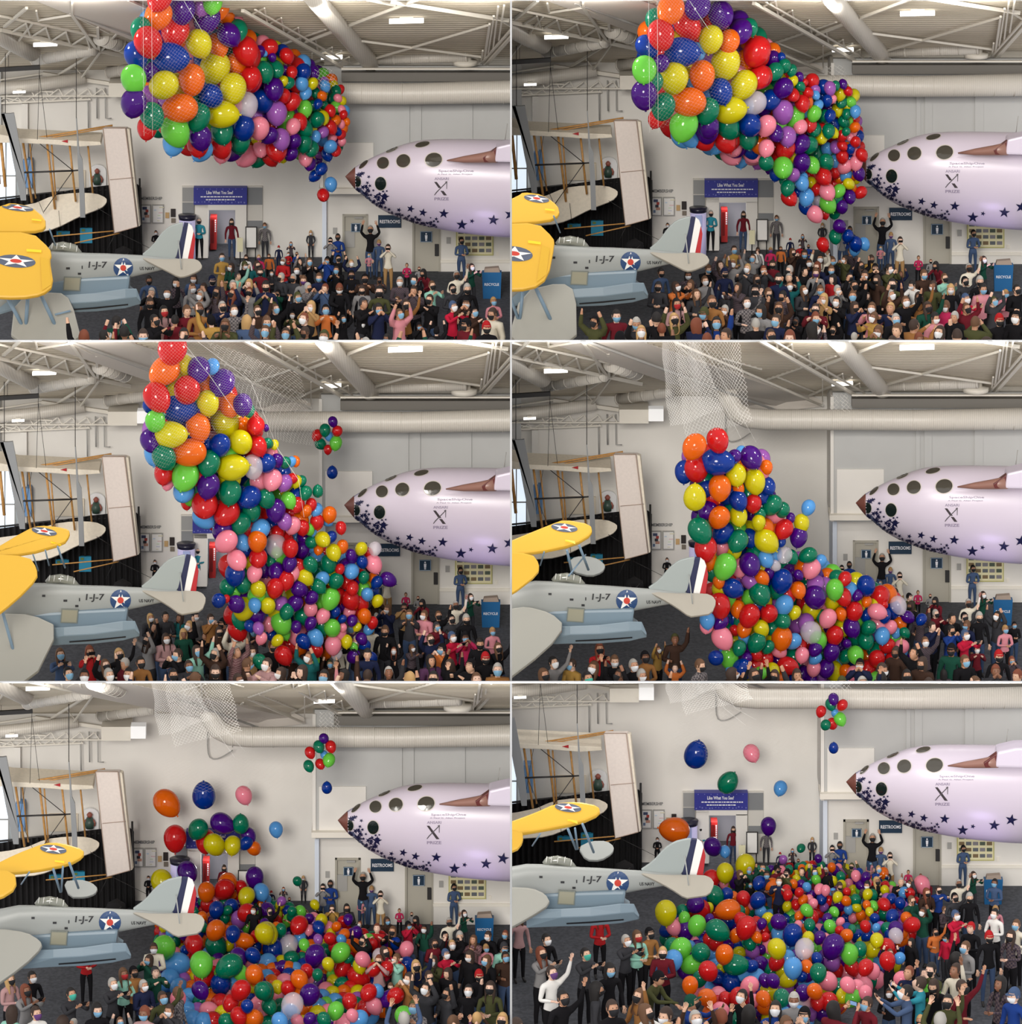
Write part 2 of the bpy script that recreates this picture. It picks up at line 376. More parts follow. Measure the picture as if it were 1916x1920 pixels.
# ================================================================ things fixed to the rear walls, per hall
def thing(h, mb, name, label, cat, group=None, bevel=0.0):
    o = mb.build(name, bevel=bevel); tag(o, label+', '+HN[h]+' hall', cat, group); reg(h, o); return o
for h in range(6):
    CUR[0] = h
    H = HN[h]+' hall'; DRW = 3.2
    # banner over the doorway
    mb = rectpx(h, 363, 352, 463, 384, 0.5, 0.48, mat('banner_blue', (44,48,140), 0.5))
    b = thing(h, mb, 'banner', 'blue fabric banner with white lettering above the open doorway', 'banner')
    bl = wloc(b)
    WT = mat('white_lettering', (235,235,240), 0.6)
    ps = text_polys('Like What You See?', 412, 361, 6.5, 50)
    rb = random.Random(5)
    for yy, xa, xb in ((369, 376, 452), (374.5, 386, 438)):
        x = xa
        while x < xb:
            w = rb.uniform(2, 6); ps.append([(x,yy-1),(x+w,yy-1),(x+w,yy+1),(x,yy+1)]); x += w+1.2
    flat_polys(h, ps, 0.53, WT, 'lettering', b)
    st = []
    for i in range(16):
        st += star(366+i*6.2+random.uniform(-1,1), 381-random.uniform(0,3), random.uniform(1.3,2.4), random.random())
    for i in range(8): st += star(370+i*12, 354.5, 1.4, random.random())
    flat_polys(h, st, 0.52, mat('banner_star', (120,124,190), 0.6), 'star_print', b)
    # membership lettering and posters
    if T[h][0] > -100:
        e = empty('wall_lettering', P(h,284,376,0.05), 'grey raised letters reading MEMBERSHIP above two framed posters, '+H, 'sign')
        flat_polys(h, text_polys('MEMBERSHIP', 284, 372, 6, 40), 0.06, mat('grey_letters', (110,110,112), 0.5), 'letters', e)
        for x0, x1, desc, seed in ((263,283,'framed poster with a red and blue photograph beside the membership sheet',1),(285,307,'framed white membership sheet hanging beside the photograph poster',2)):
            e = empty('framed_poster', P(h,(x0+x1)/2,419,0.1), desc+', '+H, 'poster', 'framed posters under the lettering')
            m1 = rectpx(h, x0, 384, x1, 419, 0.12, 0.1, STEELG); m1.build('frame', e)
            m2 = rectpx(h, x0+2, 386, x1-2, 417, 0.15, 0.04, WHITE)
            rnd = random.Random(seed)
            for q in range(5 if seed == 1 else 6):
                xx = x0+3+rnd.random()*(x1-x0-11); yy = 388+q*5; w = 4+rnd.random()*5
                cc = [(70,80,110),(178,70,60),(60,60,70),(200,150,130),(110,130,160)][q % 5] if seed == 1 else [(220,214,190),(200,214,228),(226,200,200),(214,224,204),(210,210,220),(222,218,200)][q]
                rectpx(h, xx, yy, xx+w, yy+(5 if seed == 1 else 2), 0.17, 0.02, mat('print_%d_%d' % (seed, q), cc, 0.6), m2)
            m2.build('print', e)
        for x0, y0, x1, y1, cc, ds in ((310,399,317,409,(196,160,110),'small tan square plaque beside the black one'),(320,392,329,407,(36,26,24),'small black plaque right of the posters'),(321,410,329,418,(120,110,96),'small square picture under the black plaque')):
            thing(h, rectpx(h, x0, y0, x1, y1, 0.1, 0.08, mat('plaque_%d' % x0 if y0 != 410 else 'plaque_b', cc, 0.5)), 'wall_plaque', ds, 'plaque')
    # kiosk
    e = empty('display_kiosk', P(h,351,470,1.2), 'glowing lavender display kiosk with a dark rim beside the banner doorway, '+H, 'kiosk')
    m = MB(); m.tube([Vector((P(h,351,470,1.2).x, YB[h]-1.2, FZ[h])), P(h,351,412,1.2)], 0.42, mat('kiosk_white', (196,190,228), 0.3, emit=0.25), 20); m.build('body', e)
    m = MB(); m.tube([P(h,351,411,1.2), P(h,351,403,1.2)], [0.44,0.47], mat('kiosk_rim', (34,32,52), 0.3), 20); m.build('rim', e)
    m = rectpx(h, 345, 418, 358, 440, 1.75, 0.06, mat('kiosk_screen', (150,160,200), 0.3, emit=0.3)); m.build('screen', e)
    # vending machine in the side room
    e = empty('vending_machine', P(h,400,468,-1.2), 'tall red vending machine just inside the open doorway, '+H, 'vending machine')
    rectpx(h, 394, 407, 406, 468, -1.3, 0.7, mat('vending_red', (176,36,34), 0.4)).build('body', e)
    rectpx(h, 396, 412, 401, 456, -1.26, 0.05, mat('vending_front', (120,24,24), 0.3)).build('front_panel', e)
    flat_polys(h, [[(402.6,412+k*4),(405,412+k*4),(405,415+k*4),(402.6,415+k*4)] for k in range(6)], -1.24, WT, 'lettering', e)
    # whiteboard and sign stand
    e = empty('easel_board', P(h,471,482,0.9), 'blank white easel board in a dark frame right of the doorway, '+H, 'board')
    rectpx(h, 460, 425, 482, 466, 0.9, 0.06, DARK).build('frame', e); rectpx(h, 462, 427, 480, 464, 0.94, 0.04, WHITE).build('sheet', e)
    for xx in (463, 479):
        m = MB(); m.tube([P(h,xx,466,0.88), Vector((P(h,xx,466,0.88).x, YB[h]-1.1, FZ[h]))], 0.03, DARK, 6); m.build('leg', e)
    e = empty('sign_stand', Vector((P(h,451,485,1.5).x, YB[h]-1.9, FZ[h])), 'slim black stand with a cream sign in front of the doorway, '+H, 'sign')
    r0 = wloc(e)
    m = MB(); m.tube([r0, r0+Vector((0,0,1.5))], 0.03, DARK, 8); m.tube([r0, r0+Vector((0,0,.04))], 0.22, DARK, 14); m.build('post', e)
    m = MB(); m.slab([r0+Vector(v) for v in ((-.15,-.05,.75),(.15,-.05,.75),(.15,-.05,1.5),(-.15,-.05,1.5))], Vector((0,.03,0)), mat('cream_sign', (222,216,180), 0.6)); m.build('panel', e)
    # restroom signs
    b = thing(h, rectpx(h, 709, 404, 752, 427, DRW+0.12, 0.08, mat('sign_navy', (30,54,76), 0.4)), 'restroom_sign', 'dark blue sign reading RESTROOMS between the two grey doors', 'sign')
    flat_polys(h, text_polys('RESTROOMS', 731, 415.5, 6.5, 38), DRW+0.15, WT, 'lettering', b)
    for (cx, cy, rx, ry, ds) in ((667,427,9,8,'square blue restroom pictogram on the left grey door'),(799,444,11,10,'square blue restroom pictogram on the right grey door')):
        b = thing(h, rectpx(h, cx-rx, cy-ry, cx+rx, cy+ry, DRW+0.02, 0.05, mat('sign_navy', (30,54,76), 0.4)), 'pictogram_sign', ds, 'sign')
        pp = ell(cx, cy-ry*.55, 1.6, 1.6, n=12, rings=1)+[[(cx-2.4,cy-ry*.3),(cx+2.4,cy-ry*.3),(cx+2,cy+ry*.35),(cx-2,cy+ry*.35)], [(cx-1.7,cy+ry*.35),(cx-.3,cy+ry*.35),(cx-.3,cy+ry*.8),(cx-1.5,cy+ry*.8)], [(cx+.3,cy+ry*.35),(cx+1.7,cy+ry*.35),(cx+1.5,cy+ry*.8),(cx+.3,cy+ry*.8)]]
        flat_polys(h, pp, DRW+0.05, WT, 'figure', b)
        fr = [[(cx-rx,cy-ry),(cx+rx,cy-ry),(cx+rx,cy-ry+1),(cx-rx,cy-ry+1)],[(cx-rx,cy+ry-1),(cx+rx,cy+ry-1),(cx+rx,cy+ry),(cx-rx,cy+ry)],[(cx-rx,cy-ry),(cx-rx+1,cy-ry),(cx-rx+1,cy+ry),(cx-rx,cy+ry)],[(cx+rx-1,cy-ry),(cx+rx,cy-ry),(cx+rx,cy+ry),(cx+rx-1,cy+ry)]]
        flat_polys(h, fr, DRW+0.05, mat('sign_border', (150,170,190), 0.5), 'border', b)
    for (cx, cy, ds) in ((628,433,'small grey braille plate left of the left restroom door'),(841,451,'small grey braille plate right of the right restroom door')):
        thing(h, rectpx(h, cx-4, cy-6, cx+4, cy+6, DRW+0.05, 0.05, STEELG), 'wall_plate', ds, 'plate')
    thing(h, rectpx(h, 815, 458, 823, 480, DRW+0.1, 0.08, DARK), 'towel_dispenser', 'narrow black wall box on the edge of the right restroom door', 'dispenser')
    # photo board
    e = empty('photo_board', P(h,890,480,DRW+.1), 'yellow framed board of twenty small photographs on the right wall, '+H, 'board')
    rectpx(h, 855, 428, 925, 479, DRW+0.1, 0.08, mat('board_frame', (190,184,120), 0.6)).build('frame', e)
    m = rectpx(h, 857, 430, 923, 477, DRW+0.13, 0.03, mat('board_cream', (226,218,176), 0.6))
    for i in range(5):
        for j in range(4):
            xx = 859+i*13; yy = 432+j*11.5
            rectpx(h, xx, yy, xx+10, yy+6.5, DRW+0.15, 0.02, mat('photo_%d' % ((i*3+j) % 4), [(96,100,104),(120,100,70),(80,90,76),(130,126,130)][(i*3+j) % 4], 0.5), m)
    m.build('photo_sheet', e)
    thing(h, rectpx(h, 930, 473, 935, 480, DRW+0.05, 0.05, W_CREAM), 'light_switch', 'small cream wall switch right of the photo board', 'switch')
    # recycling bin
    fx = 922+T[h][0]; p0 = floor_pt(h, fx, 558+T[h][1]); s = mpp(h, YB[h]-p0.y)
    if True:
        e = empty('recycling_bin', p0, 'blue recycling bin topped with cardboard by the right wall, '+H, 'bin')
        w, t, z = 18*s, 9*s, 50*s
        m = MB(); m.box8([p0+Vector(v) for v in ((-w*.9,-t,0),(w*.9,-t,0),(w,-t,z),(-w,-t,z),(-w*.9,t,0),(w*.9,t,0),(w,t,z),(-w,t,z))], mat('bin_blue', (24,96,150), 0.4)); bb = m.build('body', e)
        m = MB(); m.box8([p0+Vector(v) for v in ((-w*.8,-t*.8,z),(w*.85,-t*.8,z),(w*.7,-t*.8,z+9*s),(-w*.7,-t*.8,z+7*s),(-w*.8,t*.8,z),(w*.85,t*.8,z),(w*.7,t*.8,z+9*s),(-w*.7,t*.8,z+7*s))], mat('cardboard', (168,150,136), 0.8)); m.build('cardboard', e)
        for (txt, yy, hh, ww) in (('RECYCLE', 545-558, 5, 26),):
            ps = text_polys(txt, 0, 0, 5, 27); m = MB()
            for poly in ps: m.add([p0+Vector((x*s, -t-0.02, z*.55-y*s)) for x, y in poly], [tuple(range(len(poly)))], WT)
            m.build('lettering', bb)
    # black curtain run behind the wood biplane
    e = empty('curtain', Vector((P(h,150,480,1.0).x, YB[h]-1.0, FZ[h])), 'long black pleated curtain behind the wood and canvas biplane, '+H, 'curtain')
    top = [(-60,378),(0,375),(65,366),(170,351),(205,347),(258,345),(264,352)]
    mb = MB(); n = 150; x0 = -60
    pts = []
    for i in range(n+1):
        x = x0+(265-x0)*i/n
        for k in range(len(top)-1):
            if top[k][0] <= x <= top[k+1][0]+1: y = top[k][1]+(top[k+1][1]-top[k][1])*(x-top[k][0])/(top[k+1][0]-top[k][0])
        dd = 1.0+0.12*math.sin(i*1.25)
        a = P(h, x, y, dd); pts.append((a, Vector((a.x, a.y, FZ[h]))))
    for i in range(n):
        mb.add([pts[i][0], pts[i+1][0], pts[i+1][1], pts[i][1]], [(0,1,2,3)], BLACK, True)
    mb.build('cloth', e)
    m = MB(); m.tube([pts[0][0], pts[n//2][0], pts[-1][0]], 0.05, DARK, 6); m.build('rail', e)
    for xx in (262,): 
        q = P(h, xx, 345, 1.0); m = MB(); m.tube([q+Vector((0,0,.3)), Vector((q.x, q.y, FZ[h]))], 0.05, DARK, 8); m.build('post', e)
    for (x0, y0, x1, y1, dsc) in ((106,434,131,441,'small blue panel leaning low against the black curtain'),(150,428,173,456,'blue and green picture panel against the black curtain')):
        mb = rectpx(h, x0, y0, x1, y1, 1.2, 0.2, mat('exhibit_blue', (40,140,176), 0.5))
        rectpx(h, x0+3, y0+2, x0+9, y0+6, 1.23, 0.03, mat('exhibit_green', (110,130,60), 0.5), mb)
        thing(h, mb, 'exhibit_panel', dsc, 'panel')
    # niche with a figure above the curtain
    mb = MB(); NB = mat('niche_cream', (226,214,194), 0.7)
    rectpx(h, 105, 320, 160, 352, 0.15, 0.15, NB, mb); thing(h, mb, 'balcony_panel', 'low cream panel behind the biplane struts above the curtain', 'panel')
    mb = MB(); poly = [(167,350),(167,322)]+[(183-16*math.cos(a), 322-13*math.sin(a)) for a in [math.pi*k/10 for k in range(1,10)]]+[(199,322),(199,350)]
    polypx(h, poly, 0.25, 0.2, mat('arch_white', (240,240,240), 0.5), mb); thing(h, mb, 'arched_case', 'white arched display case above the black curtain', 'case')
    e = empty('toy_figure', P(h,182,348,.4), 'dark green and red robot figure standing in the arched display case, '+H, 'figure')
    GRN = mat('figure_green', (58,80,70), 0.4); RD = mat('figure_red', (150,84,70), 0.5)
    m = MB(); m.tube([P(h,182,346,.45), P(h,182,337,.45), P(h,182,326,.45)], [.18,.24,.14], GRN, 12); m.build('body', e)
    m = MB(); m.tube([P(h,182,325,.45), P(h,182,320,.45), P(h,182,316,.45)], [.1,.14,.05], RD, 12); m.build('head', e)
    for sgn in (-1, 1):
        m = MB(); m.tube([P(h,182+sgn*6,330,.45), P(h,182+sgn*9,336,.45), P(h,182+sgn*8,342,.5)], [.06,.07,.05], RD, 8); m.build('arm', e)
    thing(h, rectpx(h, 43, 300, 60, 352, 0.7, 0.7, mat('blue_panel', (116,158,206), 0.5)), 'blue_hanging_panel', 'pale blue tall panel behind the left biplane struts', 'panel')
    # stroller in front of the curtain
    q = floor_pt(h, 232+T[h][0], 482+T[h][1]) if True else None
    d0 = 3.0; q = Vector((P(h,232,480,d0).x, YB[h]-d0, FZ[h])); s = mpp(h, d0)
    e = empty('stroller', q, 'dark folding baby stroller with a hood parked before the black curtain, '+H, 'stroller')
    def S(x, z, dy=0): return q+Vector((x*s, dy, z*s))
    for dy in (-.3, .3):
        m = MB(); m.tube([S(-20,4,dy), S(-6,20,dy), S(10,38,dy)], .035, DARK, 6); m.build('frame', e)
        m = MB(); m.tube([S(-8,34,dy), S(2,14,dy), S(14,4,dy)], .035, DARK, 6); m.build('frame', e)
    for xx in (-20, 14):
        for dy in (-.34, .34):
            m = MB(); m.tube([S(xx,4,dy-.03), S(xx,4,dy+.03)], .11, BLACK, 14); m.build('wheel', e)
    m = MB(); m.slab([S(-12,14,-.26), S(6,12,-.26), S(8,22,-.26), S(-10,26,-.26)], Vector((0,.52,0)), BLACK); m.build('seat', e)
    m = MB(); m.tube([S(-11,26,0)+Vector((0,0,0)), S(-8,34,0), S(0,38,0), S(8,33,0), S(10,26,0)], [.24,.27,.28,.27,.22], BLACK, 10); m.build('hood', e)
    m = MB(); m.slab([S(2,18,-.33), S(11,17,-.33), S(12,24,-.33), S(3,25,-.33)], Vector((0,.04,0)), WHITE); m.build('tray', e)

# unseen point lights added near the front of every hall for balloon highlights
for h in range(6):
    for k, (x, e_) in enumerate(((150, 600), (600, 1000), (880, 700))):
        ld = bpy.data.lights.new('added_highlight_point', 'POINT'); lo_ = bpy.data.objects.new('added_highlight_point', ld); COL.objects.link(lo_)
        lo_.location = L(h, x, 26, 23.5); ld.energy = e_; ld.shadow_soft_size = .45; ld.color = (1, .96, .9)
# ================================================================ roof services, per hall
def bend(pts, n=6):
    pts = [Vector(p) for p in pts]; out = [pts[0]]
    for i in range(1, len(pts)-1):
        a, b, c = pts[i-1], pts[i], pts[i+1]
        p = b.lerp(a, min(.45, .8/(b-a).length)); q = b.lerp(c, min(.45, .8/(c-b).length))
        for k in range(n+1): t = k/n; out.append(p*(1-t)**2+b*2*t*(1-t)+q*t*t)
    return out+[pts[-1]]
for h in range(6):
    CUR[0] = h
    H = HN[h]
    px = mpp(h, 12)
    def chords(name, lst, label, m=STEEL, k=1.0):
        mb = MB()
        for (x0, y0, x1, y1, w) in lst:
            mb.bar(C(h,x0,y0,k), C(h,x1,y1,k), w*px, m)
        o = mb.build(name); tag(o, label+', '+H+' hall', 'roof truss', 'roof trusses of the hall'); reg(h, o)
    web = []
    def lattice(x0, y0, x1, y1, dx, dy, n, w=2.0):
        out = []
        for i in range(n):
            t0, t1 = i/n, (i+1)/n; tm = (t0+t1)/2
            a = (x0+(x1-x0)*t0, y0+(y1-y0)*t0); b = (x0+(x1-x0)*t1, y0+(y1-y0)*t1); c = (x0+(x1-x0)*tm+dx, y0+(y1-y0)*tm+dy)
            out += [(a[0],a[1],c[0],c[1],w), (c[0],c[1],b[0],b[1],w)]
        return out
    chords('roof_truss', [(0,56,245,108,7),(0,30,190,70,4)]+[(50,15,8,50,5),(135,25,183,93,4),(131,25,180,93,2.5),(183,50,185,93,5),(222,60,190,95,3),(135,28,72,38,4),(68,20,72,38,3),(135,0,135,28,4),(60,45,0,120,3),(135,28,205,62,3)]+lattice(20,62,170,94,10,-22,4,3), 'long white truss crossing the left side of the ceiling')
    chords('roof_truss', [(0,150,80,138,3),(80,138,230,160,7),(0,180,205,180,3),(0,168,100,172,3)]+lattice(10,180,200,180,5,-14,7,2)+[(190,95,150,150,3),(175,100,110,140,4),(140,125,160,148,2)], 'low white lattice truss near the left rear corner', k=.6)
    chords('roof_truss', [(-60,196,170,186,3),(-60,168,40,190,2)]+lattice(-60,196,170,188,4,-10,9,1.6), 'small white bracing running to the left rear wall', k=.4)
    chords('roof_truss', [(455,20,676,146,6),(478,18,690,140,3)]+lattice(470,28,660,138,10,-22,6,2.5), 'steep white truss descending toward the rear duct')
    chords('roof_truss', [(575,78,782,0,5),(662,122,920,46,4),(672,76,912,108,4),(735,4,952,38,7),(690,0,740,10,5)], 'crossed white braces under the right ceiling', k=1.3)
    chords('roof_truss', [(1000,20,900,132,7),(990,20,893,128,4),(918,45,908,112,4),(926,30,915,100,3),(934,12,924,94,3),(945,10,935,75,3),(905,95,900,132,3),(975,60,925,30,3)], 'white girder end at the upper right corner', k=1.6)
    chords('roof_truss', [(480,100,610,55,4),(560,130,640,95,4),(500,95,575,125,3),(585,100,585,140,2),(400,60,470,80,4)], 'short white braces beside the balloon net', k=.5)
    # wide boxed beam
    mb = MB(); BW = mat('boxed_beam_paint', (214,206,196), 0.6)
    pts = [(60,-16),(240,-16),(560,138),(585,150),(500,160),(430,150)]
    pts = [(x, max(y, -T[h][1]-1)) for x, y in pts]
    f = [C(h,x,y,0.35) for x, y in pts]; mb.slab(f, Vector((0,.1,.25)), BW)
    mb.bar(C(h,120,20,.6), C(h,500,158,.6), 4*px, STEELG); mb.bar(C(h,240,0,.6), C(h,585,149,.6), 4*px, STEEL)
    for x0,y0,x1,y1 in ((310,33,400,110),(390,70,395,120),(400,75,330,95),(470,110,430,140)): mb.bar(C(h,x0,y0,.6), C(h,x1,y1,.6), 2.5*px, STEEL)
    o = mb.build('box_beam'); tag(o, 'wide pale boxed beam sloping over the balloon net, '+H+' hall', 'beam'); reg(h, o)
    # ducts
    def duct(pts, r, label, k=1.6, curve=True):
        mb = MB(); q = [C(h,x,y,k) for x, y in pts]
        if curve and len(q) > 2: q = bend(q)
        mb.tube(q, r*px, DUCT, 22)
        nseg = 1+int((q[-1]-q[0]).length/1.1)
        for i in range(nseg+1):
            t = i/nseg
            if len(pts) == 2: c = q[0].lerp(q[1], t); d = (q[1]-q[0]).normalized()*.04; mb.tube([c-d, c+d], r*px*1.035, DUCT, 22)
        o = mb.build('air_duct'); tag(o, label+', '+H+' hall', 'duct', 'air ducts under the roof'); reg(h, o)
    duct([(575,-20),(640,55),(690,112),(704,128),(706,152)], 17, 'large white spiral duct bending down at the rear right')
    duct([(705,112),(875,106)], 10, 'thin pale duct running right under the deck', 1.0)
    duct([(66,112),(175,92)], 12, 'short open ended spiral duct at the left', 1.2)
    duct([(203,136),(300,122)], 11, 'short spiral duct left of the net', 1.0)
    duct([(-60,172),(60,160),(160,146)], 12, 'long pale duct in the left rear corner', 1.0)
    duct([(-60,30),(20,78),(60,98)], 17, 'big shaded duct in the upper left corner', .9)
    duct([(190,70),(235,85)], 16, 'wide duct stub behind the left truss', .7)
    # the big horizontal duct along the rear wall
    mb = MB(); dd = 3.2+2.2; r = 20
    def Q(x, y): return P(h, x, y, dd)
    xr = 958-T[h][0] if h % 2 == 0 else 1030
    q = [Q(405,118), Q(409,140), Q(422,160), Q(446,172), Q(480,175), Q(640,175), Q(760,176), Q(xr,172)]
    mb.tube(q, [r*px*.9,r*px,r*px,r*px,r*px,r*px,r*px,r*px*1.08], DUCT, 28)
    x = 450
    while x < xr:
        mb.tube([Q(x-.6,175.2), Q(x+.6,175.2)], r*px*1.02, DUCT, 28); x += 38
    o = mb.build('air_duct'); tag(o, 'huge white duct running along the rear wall with a left elbow, '+H+' hall', 'duct', 'air ducts under the roof'); reg(h, o)
    mb = MB(); rectpx(h, 640, 136, xr, 153, 3.2+1.4, 0.5, mat('grey_beam_paint', (120,116,110), 0.7), mb); rectpx(h, 640, 128, xr, 131, 3.2+2.4, 0.2, STEEL, mb)
    o = mb.build('rear_girder'); tag(o, 'dark grey girder above the rear duct with a thin sprinkler pipe, '+H+' hall', 'girder'); reg(h, o)
    # ceiling diffuser
    mb = MB(); c = C(h,872,112,1.6); mb.tube([c+Vector((0,0,.5)), c, c-Vector((0,0,.03)), c-Vector((0,0,.25))], [.32,.32,.62,.62], STEEL, 24)
    o = mb.build('duct_diffuser'); tag(o, 'round white air diffuser at the end of the thin duct, '+H+' hall', 'diffuser'); reg(h, o)
    # lights
    for (x, y, w, t, ds) in ((762,40,31,6,'bright rectangular ceiling light under the right deck'),(622,108,20,5,'bright ceiling light behind the steep truss'),(36,173,12,3,'small lit ceiling light in the left rear corner'),(85,84,22,5,'glowing skylight strip beside the left ducts')):
        if y+T[h][1] < 2: continue
        c = C(h,x,y,1.8); e = empty('ceiling_light', c, ds+', '+H+' hall', 'ceiling light', 'ceiling lights')
        a, b = w*px, t*px
        m = MB(); m.box8([c+Vector(v) for v in ((-a,-b,-b*.6),(a,-b,-b*.3),(a,-b,b*.9),(-a,-b,b*.6),(-a,b,-b*.6),(a,b,-b*.3),(a,b,b*.9),(-a,b,b*.6))], LAMP); m.build('diffuser', e)
        m = MB(); m.box8([c+Vector(v) for v in ((-a*.4,-b*.6,b*.8),(a*.4,-b*.6,b*.9),(a*.4,-b*.6,b*2.3),(-a*.4,-b*.6,b*2.2),(-a*.4,b*.6,b*.8),(a*.4,b*.6,b*.9),(a*.4,b*.6,b*2.3),(-a*.4,b*.6,b*2.2))], STEEL); m.build('housing', e)
        for q_ in e.children: reg(h, q_)
    # air handler box and wall pipes
    mb = MB(); rectpx(h, 204, 156, 259, 182, 2.0, 1.5, STEEL, mb); rectpx(h, 259, 155, 287, 178, 2.3, 0.6, mat('glow_grille', (245,245,245), 0.5, emit=.25), mb)  # end face given a faint glow of its own, though no lamp
    o = mb.build('air_handler'); tag(o, 'pale boxed air handler with a bright end on the rear wall, '+H+' hall', 'air handler'); reg(h, o)
    for (x, y0, y1, w, ds) in ((165,182,240,3,'leftmost thin grey pipe hanging on the rear wall'),(181,165,222,3,'middle thin grey pipe hanging on the rear wall'),(197,165,222,2.5,'right thin grey pipe with a foot bend on the rear wall')):
        m = MB(); ps = [P(h,x,y0,.4), P(h,x+1,y1,.4)]
        if x == 197: ps.append(P(h,x+12,y1,.4))
        if y1+T[h][1] < 4: continue
        m.tube(ps, w*px*.5, STEELG, 8); thing(h, m, 'wall_pipe', ds, 'pipe', 'pipes on the rear wall')
    m = MB(); ps = bend([P(h,403,160,.3), P(h,403,216,.3), P(h,425,216,.3), P(h,450,200,.6)], 3); m.tube(ps, 1.2*px, STEELG, 8)
    thing(h, m, 'wall_pipe', 'thin bent grey pipe under the duct elbow', 'pipe', 'pipes on the rear wall')
    # black hoist bar with cables at the left
    e = empty('hoist_bar', P(h,36,134,6), 'black bar hanging at the left with thin cables to the biplane, '+H+' hall', 'bar')
    m = MB(); x0 = -60; m.bar(P(h,x0,134,6), P(h,75,126,6), 8*px, DARK); m.build('beam', e); 
    for a, b in (((74,128),(70,262)),((74,140),(88,258)),((74,50),(74,124)),((16,0),(16,130))):
        a = (a[0], max(a[1], 2-T[h][1])); m = MB(); m.tube([P(h,*a,6), P(h,*b,6)], .5*px, DARK, 5); m.build('cable', e)
    for q_ in e.children: reg(h, q_)
# ================================================================ aircraft hanging in each hall
YEL = mat('wing_yellow', (220,172,52), 0.4); SILV = mat('fuselage_grey', (154,157,154), 0.4); BLUG = mat('fuselage_blue_grey', (118,136,148), 0.4)
BLUS = mat('strut_blue_grey', (118,142,162), 0.4); INS_B = mat('insignia_blue', (36,66,110), 0.5); INS_W = mat('insignia_white', (236,234,228), 0.5); INS_R = mat('insignia_red', (196,60,44), 0.5)
INS_G = mat('insignia_slate', (84,92,110), 0.5); LET = mat('black_lettering', (30,30,34), 0.5)
WOOD = mat('spruce_wood', (196,144,78), 0.5, noise=.12, nscale=6); CANV = mat('canvas', (232,222,204), 0.8, noise=.04); CANVP = mat('canvas_panel', (226,214,206), 0.8, noise=.03)
LILAC = mat('ship_white_lilac_lit', (214,203,217), 0.28); NOSE = mat('nose_brown', (120,72,62), 0.4); MAROON = mat('fairing_maroon', (96,34,32), 0.4); STARN = mat('star_navy', (24,26,66), 0.4)  # lilac tint in the white hull stands in for violet light
INK = mat('grey_ink', (84,78,84), 0.5); INKL = mat('pale_ink', (150,138,160), 0.5)
UPN = Vector((0, -0.75, 0.66)).normalized()

def wing_slab(h, pts, d, tilt, thick, m, name, parent, bevel=0.06, xlean=0.0, ref=None):
    """polygon in local pixels laid on a plane facing up and toward the viewer; thickness goes down behind it"""
    cx = sum(p[0] for p in pts)/len(pts); cy = sum(p[1] for p in pts)/len(pts)
    co = L(h, cx, cy, d); no = Vector((xlean, -math.cos(tilt), math.sin(tilt))).normalized()
    f = [on_plane(PAN[h][0]+x, PAN[h][1]+y, co, no) for x, y in pts]
    mb = MB(); mb.slab(f, -no*thick, m); o = mb.build(name, parent, bevel=bevel); return o, co, no
def smooth_poly(pts, it=2):
    for _ in range(it):
        q = []
        for i in range(len(pts)):
            a, b = pts[i], pts[(i+1) % len(pts)]
            q += [(a[0]*.78+b[0]*.22, a[1]*.78+b[1]*.22), (a[0]*.22+b[0]*.78, a[1]*.22+b[1]*.78)]
        pts = q
    return pts
def insignia(h, o, cx, cy, rx, ry, rot, parent, slate=False):
    bv = mesh_bvh(o)
    decal(h, ell(cx, cy, rx, ry, rot), bv, INS_G if slate else INS_B, 'insignia_disc', parent, .02)
    st = star(0, 0, 1.0, 0, 1, .40); c, s = math.cos(rot), math.sin(rot)
    st = [[(cx+x*rx*.97*c-y*ry*.97*s, cy+x*rx*.97*s+y*ry*.97*c) for x, y in p] for p in st]
    decal(h, st, bv, INS_W, 'insignia_star', parent, .035)
    decal(h, ell(cx, cy, rx*.30, ry*.30, rot, 16, 1), bv, INS_R, 'insignia_dot', parent, .05)

